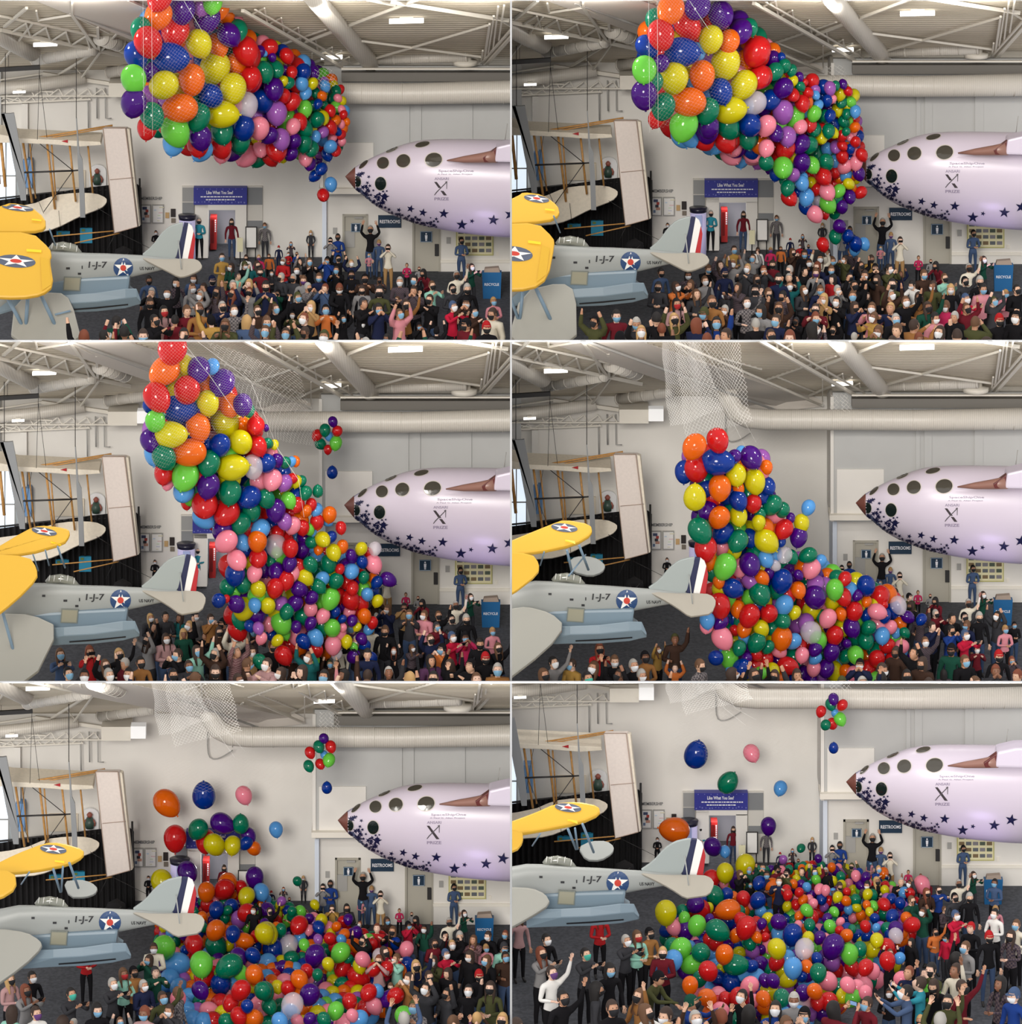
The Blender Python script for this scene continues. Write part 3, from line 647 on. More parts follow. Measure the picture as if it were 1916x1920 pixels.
WINGS = {  # local pixels: (upper wing, near wing, float or lower wing, upper insignia, near insignia)
 0: ([(-30,395),(6,384),(20,379),(58,386),(85,408),(86,428),(60,434),(-30,433)], [(-40,434),(60,434),(94,465),(97,480),(93,484),(101,535),(80,552),(38,559),(-40,556)], [(28,556),(110,545),(134,562),(156,648),(18,648)], (33,390,30,6,.12), (30,490,37,12,.08)),
 1: ([(-30,385),(14,366),(22,359),(60,364),(88,384),(92,402),(70,414),(-30,420)], [(-40,420),(50,416),(80,445),(82,458),(70,520),(40,542),(-40,545)], [(20,545),(95,528),(122,545),(124,650),(-10,650)], (48,373,24,7,.15), (6,476,35,14,.12)),
 2: ([(-30,400),(50,352),(75,344),(110,347),(130,352),(131,362),(120,378),(50,398),(-30,402)], [(-40,396),(55,402),(69,424),(70,444),(30,485),(-40,540)], [(-40,515),(0,509),(60,511),(112,535),(60,640),(-40,650)], (83,357,24,7,.18), None),
 3: ([(-30,385),(75,342),(100,333),(150,342),(153,360),(120,380),(50,395),(-30,402)], [(-40,390),(40,397),(53,415),(52,435),(0,475),(-40,490)], [(-40,510),(0,500),(30,496),(75,508),(102,532),(70,575),(-40,660)], (100,350,25,8,.12), None),
 4: ([(-30,350),(30,320),(85,299),(115,299),(158,312),(156,325),(130,340),(60,353),(-30,360)], [(-40,348),(28,352),(31,385),(0,405),(-40,410)], [(-40,465),(0,460),(50,467),(75,482),(80,495),(45,530),(-40,590)], (100,313,25,8,.12), None),
 5: ([(-30,270),(40,245),(85,225),(125,222),(165,230),(168,245),(130,262),(50,277),(-30,290)], [(-40,273),(22,275),(23,298),(10,315),(-40,325)], [(-40,385),(0,382),(40,384),(65,395),(75,414),(35,440),(-40,480)], (107,235,25,8,.12), None)}
SX = [1,1,1.08,1.13,1.2,1.22]; SHY = [0,0,.0,.03,.0,.02]
def arcs(h, x, y):    # seaplane reference -> hall pixels
    xx = 231+(x-231)*(SX[h] if x > 231 else 1.0)
    return xx+TP[h][0], y+TP[h][1]+(x-231)*SHY[h]
for h in range(6):
    CUR[0] = h; H = HN[h]+' hall'; DP = 25.0
    def A(x, y, d=DP): return L(h, *arcs(h, x, y), d)
    px = mpp(h, DP)
    root = empty('seaplane', A(150, 590), 'blue grey seaplane with yellow wings, star insignia and a striped rudder, '+H, 'airplane')
    # fuselage: lofted sections (x, top, bottom)
    secs = [(-20,500,600),(20,478,570),(60,470,552),(100,470,545),(135,472,540),(160,474,536),(200,475,530),(240,477,522),(280,479,512),(310,482,505),(340,484,500),(362,487,497)]
    mb = MB(); n = 24; vs = []; fs = []
    for x, t, b in secs:
        cy = (t+b)/2; rv = (b-t)/2
        for k in range(n):
            a = 2*math.pi*k/n; ca, sa = math.cos(a), math.sin(a)
            yy = cy-rv*math.copysign(abs(sa)**.75, sa); dd = rv*px*.62*math.copysign(abs(ca)**.75, ca)
            vs.append(A(x, yy, DP+dd))
    for i in range(len(secs)-1):
        for k in range(n): fs.append((i*n+k, i*n+(k+1)%n, (i+1)*n+(k+1)%n, (i+1)*n+k))
    fs.append(tuple(range(n))); fs.append(tuple((len(secs)-1)*n+k for k in range(n)))
    mb.add(vs, fs, SILV, True)
    fus = mb.build('fuselage', root); bv = mesh_bvh(fus)
    lx, ly = arcs(h, 183, 498)
    decal(h, text_polys('1-J-7', lx, ly, 15, 34, .12), bv, LET, 'lettering', fus, .03)
    lx, ly = arcs(h, 276, 503)
    decal(h, text_polys('US NAVY', lx, ly, 6, 28), bv, LET, 'lettering', fus, .03)
    cx, cy = arcs(h, 231, 502); k = 1.0+.03*h
    insignia(h, fus, cx, cy, 18.5*k, 18.5*k, .03, fus)
    for (x0, y0, x1, y1) in ((124,501,131,505),(146,511,152,515),(153,498,155,504),(84,492,90,496)):
        q = [arcs(h,x0,y0),arcs(h,x1,y0),arcs(h,x1,y1),arcs(h,x0,y1)]
        decal(h, [q], bv, LET, 'vent_slot', fus, .03)
    q = [arcs(h,120,519),arcs(h,152,520),arcs(h,150,546),arcs(h,118,545)]
    # lower keel and centre float
    def prism(pts, d, th, m, name, parent, bevel=.05):
        mb = MB(); mb.slab([A(x, y, d) for x, y in pts], Vector((0, th, 0)), m); return mb.build(name, parent, bevel=bevel)
    kl = prism([(-30,530),(60,528),(160,522),(244,518),(241,545),(252,552),(128,562),(100,560),(-30,600)], DP+.55, 1.1, BLUG, 'keel', root, .12)
    q = [arcs(h,120,519),arcs(h,152,520),arcs(h,150,546),arcs(h,118,545)]
    w0 = MB(); w0.slab([L(h,x,y,DP+.62) for x, y in q], Vector((0,.1,0)), mat('window_frame_grey', (120,124,116), .5)); wf = w0.build('side_window', root)
    q2 = [(q[0][0]+2,q[0][1]+2),(q[1][0]-2,q[1][1]+2),(q[2][0]-2,q[2][1]-2),(q[3][0]+2,q[3][1]-2)]
    w0 = MB(); w0.slab([L(h,x,y,DP+.64) for x, y in q2], Vector((0,.05,0)), mat('window_tan', (150,146,126), .3)); w0.build('pane', wf)
    fl = MB()
    fsec = [(60,556,590,.2),(125,553,586,.5),(180,549,584,.55),(235,541,578,.5),(256,541,572,.4),(264,562,570,.3)]
    n = 8; vs = []; fs = []
    for x, t, b, w in fsec:
        for yy, dd in ((t,-w),(t,w),((t+b)/2,w*1.15),(b,w*.5),(b,-w*.5),((t+b)/2,-w*1.15)): vs.append(A(x, yy, DP+.9+dd))
    for i in range(len(fsec)-1):
        for k in range(6): fs.append((i*6+k, i*6+(k+1)%6, (i+1)*6+(k+1)%6, (i+1)*6+k))
    fs.append(tuple(range(6))); fs.append(tuple((len(fsec)-1)*6+k for k in range(6)))
    fl.add(vs, fs, BLUG); flo = fl.build('float', root, bevel=.04)
    decal(h, [[arcs(h,135,578.5),arcs(h,180,575),arcs(h,180,578),arcs(h,135,581)],[arcs(h,180,575),arcs(h,240,569),arcs(h,240,571.5),arcs(h,180,578)]], mesh_bvh(flo), LET, 'waterline_stripe', flo, .03)
    # canopy
    cn = MB(); GL = mat('canopy_glass', (132,134,124), 0.12, spec=.8); FR = mat('canopy_frame', (206,206,200), .4)
    cs = [(94,462,6),(100,456,8),(118,454,9),(138,458,8.5),(150,468,5)]
    cn.tube([A(x, y+8, DP) for x, y, r in cs], [r*px for x, y, r in cs], GL, 14); co_ = cn.build('canopy', root)
    for x in (97,106,118,131,143):
        m = MB(); yy = 463 if x < 140 else 468
        pts = [A(x+1.5*math.sin(a), yy+4-11*math.sin(a), DP+math.cos(a)*9.5*px) for a in [math.pi*k/10 for k in range(11)]]
        m.tube(pts, .95*px, FR, 6); m.build('canopy_frame', co_)
    # tail
    fin = prism(smooth_poly([(262,481),(285,462),(302,438),(318,424),(338,418),(345,418),(333,488),(300,486)], 1), DP+.08, .16, mat('fin_grey', (156,164,162), .4), 'fin', root, .03)
    rud = prism([(345,418),(353,419),(341,487),(329,487)], DP+.09, .18, NAVY, 'rudder_navy_stripe', root, .02); rud['label'] = 'navy rudder stripe'
    rud = prism([(353,419),(360,425),(363,434),(352,487),(341,487)], DP+.09, .18, WHITE, 'rudder_white_stripe', root, .02); rud['label'] = 'white rudder stripe'
    rud = prism([(363,434),(366,450),(362,487),(352,487)], DP+.09, .18, RED, 'rudder_red_stripe', root, .02); rud['label'] = 'red rudder stripe'
    dwn = 1.0 if h < 2 else 1.35
    tp = [(262,482),(300,486),(362,484),(374,489),(380,500),(372,508+8*(dwn-1)*10*.5),(348,518+12*(dwn-1)*2),(335,519+14*(dwn-1)*2),(312,507+10*(dwn-1)),(285,494)]
    pts = smooth_poly([arcs(h, x, y) for x, y in tp], 1)
    ts, co2, no2 = wing_slab(h, pts, DP+.6, math.radians(48), .14, mat('tailplane_grey', (162,156,144), .45), 'tailplane', root, .03)
    a, b = arcs(h, 334, 450), arcs(h, 340, 505)
    m = MB(); m.tube([L(h,*a,DP+.3), L(h,*b,DP+1.0)], 1.2*px, SILV, 6); m.build('tail_brace', root)
    # wings
    up, lo, bt, iu, il = WINGS[h]
    # lower wing reaching toward the viewer in grey
    bw, *_ = wing_slab(h, smooth_poly(bt, 1), DP+2.2, math.radians(42), .3, mat('lower_wing_grey', (154,153,145), .45), 'lower_wing', root, .08)
    lw, *_ = wing_slab(h, smooth_poly(lo, 1), DP+4.6, math.radians(40), .3, YEL, 'near_upper_wing', root, .1)
    uw, *_ = wing_slab(h, smooth_poly(up, 1), DP+1.6, math.radians(52), .25, YEL, 'far_upper_wing', root, .08)
    insignia(h, uw, iu[0], iu[1], iu[2], iu[3], iu[4], uw, True)
    if il: insignia(h, lw, il[0], il[1], il[2], il[3], il[4], lw, True)
    if h >= 3:
        q = {3:[(108,412),(120,403),(145,402),(165,408),(178,420),(172,432),(150,440),(115,432)],4:[(118,372),(150,368),(172,374),(184,385),(178,396),(160,402),(130,402)],5:[(125,308),(150,296),(180,296),(194,307),(190,320),(168,333),(140,332)]}[h]
        wing_slab(h, smooth_poly(q, 1), DP-1.6, math.radians(45), .2, SILV, 'far_lower_wing', root, .05)
    if h < 2:
        q = [(76,482),(91,487),(96,534),(79,546)] if h == 0 else [(58,460),(73,466),(66,515),(48,530)]
        decal(h, [q], mesh_bvh(lw), mat('aileron_yellow', (214,168,44), .4), 'aileron', lw, .05)
        q = [(50,468),(78,470),(78,475),(50,473)] if h == 0 else [(32,452),(56,455),(56,460),(32,457)]
        decal(h, [q], mesh_bvh(lw), mat('fitting_yellow', (240,206,40), .4), 'fitting', lw, .08)
    uc = [sum(p[i] for p in up)/len(up) for i in (0, 1)]
    decal(h, [[(uc[0]+28, uc[1]+6), (uc[0]+46, uc[1]+8), (uc[0]+46, uc[1]+11), (uc[0]+28, uc[1]+9)]], mesh_bvh(uw), mat('fitting_yellow', (240,206,40), .4), 'fitting', uw, .08)
    # struts
    ST = {0:[((15,560),(47,620),7),((52,557),(48,620),7),((76,552),(109,622),7),((93,430),(104,460),3),((103,590),(132,583),4)],
          1:[((-8,540),(16,605),6),((22,548),(16,605),6),((44,535),(80,612),7),((80,405),(92,436),3)],
          2:[((0,490),(32,605),6),((62,400),(72,430),3),((108,385),(122,424),4),((85,392),(92,420),3)],
          3:[((62,395),(55,420),3),((105,392),(115,436),5),((128,383),(145,428),5),((108,440),(140,400),3)],
          4:[((55,355),(40,378),3),((100,350),(113,392),5),((118,345),(115,392),4),((130,338),(147,385),5)],
          5:[((55,283),(40,306),3),((107,275),(122,312),5),((120,273),(125,312),4),((134,265),(155,318),5)]}[h]
    for (a, b, w) in ST:
        m = MB(); m.tube([L(h,*a,DP+2.6), L(h,*b,DP+2.4 if b[1] > 500 else DP+.7)], w*px*.5, BLUS, 8); m.build('strut', root)

    # ---------------------------------------------------------- rocket ship at the right
    DS = 10.0; sx_ = mpp(h, DS)
    def Sp(x, y, d=DS): return P(h, x, y, d)
    ship = empty('spaceship', Sp(800, 440), 'glossy white rocket ship with a brown nose, round windows and navy stars, '+H, 'spacecraft')
    prof = [(647,331,331),(656,322,343),(666,313,355),(680,305,366),(700,294,383),(725,283,398),(755,271,411),(785,264,421),(820,261,429),(860,260.5,436),(900,261,441),(960,262,446),(1010,263,447)]
    # finer interpolation
    pr = []
    for i in range(len(prof)-1):
        for k in range(4):
            t = k/4
            p0 = prof[max(i-1,0)]; p1 = prof[i]; p2 = prof[i+1]; p3 = prof[min(i+2,len(prof)-1)]
            cr = lambda a,b,c,d: .5*((2*b)+(-a+c)*t+(2*a-5*b+4*c-d)*t*t+(-a+3*b-3*c+d)*t**3)
            pr.append(tuple(cr(p0[j],p1[j],p2[j],p3[j]) for j in range(3)))
    pr.append(prof[-1]); n = 48
    def body(sub, m, name):
        mb = MB(); vs = []; fs = []
        for x, t, b in sub:
            cy = (t+b)/2; rv = (b-t)/2
            for k in range(n):
                a = 2*math.pi*k/n; vs.append(Sp(x, cy-rv*math.sin(a), DS+rv*sx_*.95*math.cos(a)))
        for i in range(len(sub)-1):
            for k in range(n): fs.append((i*n+k, i*n+(k+1)%n, (i+1)*n+(k+1)%n, (i+1)*n+k))
        fs.append(tuple((len(sub)-1)*n+k for k in range(n)))
        mb.add(vs, fs, m, True); return mb.build(name, ship)
    cut = next(i for i, p in enumerate(pr) if p[0] >= 665)
    body(pr[:cut+1], NOSE, 'nose_cone'); hull = body(pr[cut:], LILAC, 'hull'); bv = mesh_bvh(hull)
    def R(x, y): return x+T[h][0], y+T[h][1]
    def dec(polys, m, name, off=.015, parent=hull): return decal(h, [[R(x,y) for x, y in p] for p in polys], bv, m, name, parent, off)
    wins = [(718.5,306,12.5,12,-.5),(756.5,302,14.5,13.5,-.4),(813,300,17.5,14.5,-.2),(682,309,12,4,-.75),(735,281.5,13,3.5,-.42),(792,271.5,15,5.5,-.22),(670.5,340,7.5,11,-.1),(714,344,11.5,14,-.05)]
    for i, (x, y, rx, ry, ro) in enumerate(wins):
        e = dec(ell(x,y,rx,ry,ro,28), mat('window_ring', (206,198,190), .4), 'window_ring', .02, ship)
        if e: dec(ell(x,y,rx*.9,ry*.88,ro,28), GLASSD if i < 6 else mat('window_glass_black', (24,34,32), .08), 'window_pane', .035, e)
    rs = random.Random(7)
    stars = [(721,369,10,.1),(770,391,8,.3),(793,398,8.5,.2),(832,400,10,.1),(866,421,11,.05),(925,412,11,.1),(885,414,5,.3),(957,402,12,.2),(748,393,5,.4),(818,410,4,.2),(821,415,3,.5)]
    sp = []
    for x, y, r, ro in stars: sp += star(x, y, r, ro, .95)
    for i in range(150):
        t = rs.random()**1.5; x = 668+t*150; yb_ = next(p[2] for p in pr if p[0] >= x); yt_ = next(p[1] for p in pr if p[0] >= x)
        f = 1-abs(rs.gauss(0, .18 if x < 700 else .10)); f2 = .35 if x < 690 else .6
        if x < 735 and rs.random() < .6: f = rs.uniform(-.35 if x < 692 else .25, .9)
        y = (yt_+yb_)/2+(yb_-yt_)/2*min(.97, f)
        if (x-670.5)**2+(y-340)**2 < 140: continue
        if (x-714)**2+(y-344)**2 < 230: continue
        sp += star(x, y, rs.uniform(2.5,6.5)*(1-.35*t), rs.random()*2, .9)
    dec(sp, STARN, 'star_print', .022)
    dec([[(666,315),(676,309),(675,330),(668,333)],[(668,352),(676,352),(700,378),(694,376)]], mat('slate_patch', (90,98,128), .4), 'nose_patch', .018)
    ps = text_polys('ANSARI', 828, 335, 5, 27)+text_polys('PRIZE', 828, 372.5, 5.5, 27)
    dec(ps, INKL, 'lettering', .02)
    dec([[(814,341),(819,341),(838,366),(832,366)]], mat('x_ink', (60,52,56), .5), 'emblem_stroke', .022)
    dec([[(838,339.5),(839,341),(819,361),(815,366),(814,365),(818,359.5)],[(834,341),(838,339.5),(838.5,341),(838,354),(837,354),(837,343)]], INK, 'emblem_stroke', .024)
    dec(text_polys('SpaceShipOne', 855, 321, 5.5, 66), INKL, 'lettering', .02)
    dec(text_polys('A Paul G. Allen Project', 853, 327, 3.0, 66), INKL, 'lettering', .02)
    # wing root and maroon fairing
    m = MB(); tp = [(838,301,1.5),(870,299,8),(905,296,12),(930,293,15)]
    m.tube([Sp(x, y, DS+2.35+.25*i) for i, (x, y, r) in enumerate(tp)], [r*sx_*.8 for x, y, r in tp], mat('fairing_brown', (150,110,98), .35), 20); m.build('wing_fairing', ship)
    m = MB(); m.slab([Sp(905,296,DS+3.2), Sp(932,277,DS+3.2), Sp(926,304,DS+3.2), Sp(908,304,DS+3.2)], Vector((0,.4,0)), MAROON); m.build('fairing_mouth', ship, bevel=.03)
    m = MB(); m.slab([Sp(931,276,DS+3.3), Sp(965,268,DS+3.3), Sp(1010,266,DS+3.3), Sp(1010,306,DS+3.3), Sp(927,304,DS+3.3)], Vector((0,1.2,0)), mat('wing_white', (216,206,222), .35)); m.build('wing_root', ship, bevel=.1)
    m = MB(); m.tube([Sp(947,262,DS), Sp(951,max(232, 3-T[h][1]),DS)], .8*sx_, STEELG, 6); m.build('cable', ship)

    # ---------------------------------------------------------- wood and canvas biplane
    DW = 4.0; wx = mpp(h, DW)
    def Wp(x, y, d=DW): return P(h, x, y, d)
    bp = empty('wood_biplane', Wp(120, 430), 'early biplane of wooden struts and cream canvas with wire bracing, '+H, 'airplane')
    def bar(name, pts, w, m, d0=DW, d1=None):
        mb = MB(); ds = [d0, d1 if d1 is not None else d0]
        mb.tube([Wp(x, y, ds[min(i, 1)]) for i, (x, y) in enumerate(pts)], w*wx*.5, m, 6); return mb.build(name, bp)
    mb = MB(); mb.slab([Wp(x,y,DW+1.0) for x, y in [(-60,250),(0,252),(34,259),(100,262),(188,266),(190,272),(150,275),(100,271),(30,268),(0,268),(-60,266)]], Vector((0,1.6,.15)), CANV); mb.build('upper_wing', bp, bevel=.03)
    mb = MB(); mb.slab([Wp(115,265,DW+1.05), Wp(127,262,DW+1.05), Wp(127,268,DW+1.05)], Vector((0,.04,0)), RED); mb.build('pennant', bp)
    lw_, *_ = None, None
    pts = smooth_poly([(58,384),(100,366),(140,361),(180,362),(200,371),(200,380),(190,390),(150,405),(105,428),(70,436),(-60,440),(-60,400)], 1)
    pts = [(x+T[h][0], y+T[h][1]) for x, y in pts]
    wing_slab(h, pts, DW, math.radians(35), .12, CANV, 'lower_wing', bp, .02)
    for a, b, w in (((-6,270),(-1,345),5),((2,268),(10,350),6),((43,266),(60,380),4.5),((56,270),(67,372),3),((88,266),(103,392),4.5),((97,272),(105,375),3),((130,268),(142,378),4),((165,274),(174,362),3.5)):
        bar('strut', [a, b], w, WOOD, DW+.3, DW+.1)
    for a, b, w in (((34,264),(211,235),3.5),((50,266),(211,238),2.5),((100,443),(225,432),2.5),((140,456),(225,437),2.5)):
        bar('boom', [a, b], w, WOOD, DW+.6, DW+.6)
    for a, b, w in (((68,264),(137,320),1.6),((30,324),(137,320),3.5),((137,320),(82,397),1.6),((137,320),(150,319),3)):
        bar('bracing_rod', [a, b], w, DARK, DW+.7, DW+.7)
    for a, b in (((62,264),(48,345)),((48,320),(82,400)),((183,390),(215,410)),((110,395),(113,425)),((215,440),(200,470)),((222,436),(290,470))):
        bar('wire', [a, b], .9, DARK, DW+.7, DW+.7)
    f = [(193,240),(235,240),(258,425),(214,437)]
    mb = MB(); mb.slab([Wp(x,y,DW+2) for x, y in f], Vector((.1,.35,0)), CANVP); pn = mb.build('rudder_panel', bp, bevel=.02)
    mb = MB(); mb.slab([Wp(x,y,DW+1.8) for x, y in [(235,240),(243,243),(262,424),(256,426)]], Vector((.05,.35,0)), CANV); mb.build('rudder_panel', bp, bevel=.02)
    for a, b, w in (((206,337),(250,333),1.2),((193,240),(214,437),1.4),((235,240),(258,425),1.6),((214,437),(258,425),1.5),((193,240),(235,240),1.5)):
        bar('panel_edge', [a, b], w, mat('panel_edge', (170,146,130), .6), DW+2.05, DW+2.05)
    # tall grey propeller blades in front of the biplane
    for nm, sec, ds in (('propeller',[(10,213,8),(17,212,9),(24,250,9),(33,300,9),(41,350,7),(44,376,5)],'tall grey wooden propeller blade hanging at the left edge'),('propeller',[(143,222,.8),(145,250,1.2),(147,288,2),(150,300,4.5),(153,350,4.8),(155,408,4.8)],'slim grey pointed propeller blade in front of the canvas biplane')):
        mb = MB()
        fr_ = [Wp(x-w,y,DW+3) for x, y, w in sec]+[Wp(x+w,y,DW+3) for x, y, w in reversed(sec)]
        mb.slab(fr_, Vector((0,.16,0)), mat('propeller_grey', (146,148,150), .4)); 
        q_ = sec[0]; mb.tube([Wp(q_[0], max(100, 4-T[h][1]), DW+2.9), Wp(q_[0], q_[1]+2, DW+2.9)], .02, DARK, 5)
        o = mb.build(nm, bevel=0); tag(o, ds+', '+H, 'propeller')
for h in range(6):  # unseen violet spot added below the ship to tint its underside
    ld = bpy.data.lights.new('added_violet_spot', 'SPOT'); lo_ = bpy.data.objects.new('added_violet_spot', ld); COL.objects.link(lo_)
    q = P(h, 900, 520, 13); lo_.location = q; ld.energy = 110; ld.color = (.66,.52,1.0); ld.spot_size = math.radians(110); ld.spot_blend = .8; ld.shadow_soft_size = .6
    lo_.rotation_euler = (P(h, 870, 380, 10)-q).to_track_quat('-Z','Y').to_euler()
CUR[0] = None
# ================================================================ people
SK = [mat('skin_%d' % i, c, .55) for i, c in enumerate(((222,178,150),(196,146,116),(140,96,72),(232,192,170)))]
SKN = ['fair','tan','brown','pale']
EYE = mat('eye_dark', (30,26,24), .3); LIP = mat('lip', (176,104,96), .5)
HAIRC = {'black':(26,22,22),'dark brown':(58,42,34),'brown':(98,68,46),'blond':(190,152,100),'grey':(170,166,160),'auburn':(120,62,40)}
HM = {k: mat('hair_'+k.replace(' ', '_'), v, .75) for k, v in HAIRC.items()}
CL = {'black':(26,25,28),'charcoal':(58,58,62),'navy':(32,38,66),'dark brown':(64,46,38),'olive':(74,76,48),'maroon':(104,30,40),'red':(170,36,40),
 'teal':(30,96,98),'turquoise':(50,138,156),'grey':(136,134,134),'cream':(222,214,196),'white':(232,230,226),'tan':(168,132,88),'mustard':(176,138,72),'pink':(206,136,146),'hot pink':(190,48,92),
 'royal blue':(34,62,132),'slate blue':(70,88,120),'forest green':(28,72,58),'plum':(84,52,82),'camel':(150,104,60),'mint':(150,204,186),'dusty rose':(178,140,140),'crimson':(186,32,60),'orange':(196,110,56)}
CM = {k: mat('cloth_'+k.replace(' ', '_'), v, .95, spec=.12) for k, v in CL.items()}
def plaid(name, a, b):
    m = mat('cloth_'+name.replace(' ', '_'), a, .9); nt = m.node_tree
    tc = nt.nodes.new('ShaderNodeTexCoord'); ch = nt.nodes.new('ShaderNodeTexChecker'); ch.inputs['Scale'].default_value = 22
    ch.inputs['Color1'].default_value = (*s2l(a), 1); ch.inputs['Color2'].default_value = (*s2l(b), 1)
    nt.links.new(tc.outputs['Object'], ch.inputs['Vector']); nt.links.new(ch.outputs['Color'], nt.nodes['Principled BSDF'].inputs['Base Color'])
    CM[name] = m; CL[name] = a
plaid('grey plaid', (74,70,74), (132,126,126)); plaid('maroon plaid', (90,40,48), (150,120,120)); plaid('dark patterned', (52,42,56), (92,78,80))
TR = {'jeans':mat('cloth_jeans', (52,72,104), .9),'black':CM['black'],'charcoal':CM['charcoal'],'tan':CM['tan']}
SHOE = mat('shoe_dark', (40,38,38), .7); SHOEW = mat('shoe_pale', (214,206,190), .7)
MK = {'white':mat('mask_white', (236,238,242), .8),'blue':mat('mask_blue', (130,180,214), .8),'black':mat('mask_black', (28,28,32), .8),'orange':mat('mask_orange', (226,120,40), .8),'purple':mat('mask_purple', (98,60,120), .8),'teal':mat('mask_teal', (70,180,160), .8),'red':mat('mask_red', (180,40,44), .8)}

HS = 1.16
def head_geo(tilt):
    """face shaped from a fine sphere: brow, eye hollows, nose, mouth, chin, ears; looks toward -y, tilted up by tilt"""
    bm = bmesh.new(); bmesh.ops.create_uvsphere(bm, u_segments=20, v_segments=14, radius=1.0)
    for v in bm.verts:
        x, y, z = v.co
        fx = max(0.0, -y)
        w = 0.078*(1-.18*max(0, -z)); dy = 0.098 if y > 0 else 0.092; hz = 0.120
        X, Y, Z = x*w, y*dy, z*hz
        if z < -.3: Y += 0.012*( -z-.3)*(1 if y > 0 else -.2); 
        if fx > .5:
            for sx in (-1, 1):
                d2 = ((x-sx*.36)**2+(z-.06)**2)/.03; Y += .010*math.exp(-d2)*fx
            d2 = (x/.16)**2+((z+.18)/.26)**2; Y -= .022*math.exp(-d2)
            d2 = (x/.30)**2+((z+.55)/.10)**2; Y -= .005*math.exp(-d2)
            d2 = (x/.30)**2+((z+.85)/.16)**2; Y -= .010*math.exp(-d2)
        if abs(x) > .93 and abs(z) < .30 and abs(y) < .3: X *= 1.16
        v.co = (X, Y, Z)
    vs = [v.co.copy() for v in bm.verts]; fs = [tuple(v.index for v in f.verts) for f in bm.faces]; mi = [0]*len(fs)
    bm.free()
    def disc(cx, cz, r, y, m, ry=None):
        b = len(vs); k = 8
        for i in range(k): a = 2*math.pi*i/k; vs.append(Vector((cx+r*math.cos(a), y, cz+(ry or r)*math.sin(a))))
        fs.append(tuple(range(b, b+k))); mi.append(m)
    for sx in (-1, 1): disc(sx*.029, .010, .010, -.0865, 4, .0065)
    disc(0, -.067, .022, -.0895, 5, .006)
    R = Matrix.Rotation(-tilt, 4, 'X') @ Matrix.Scale(HS, 4)
    return [R @ v for v in vs], fs, mi
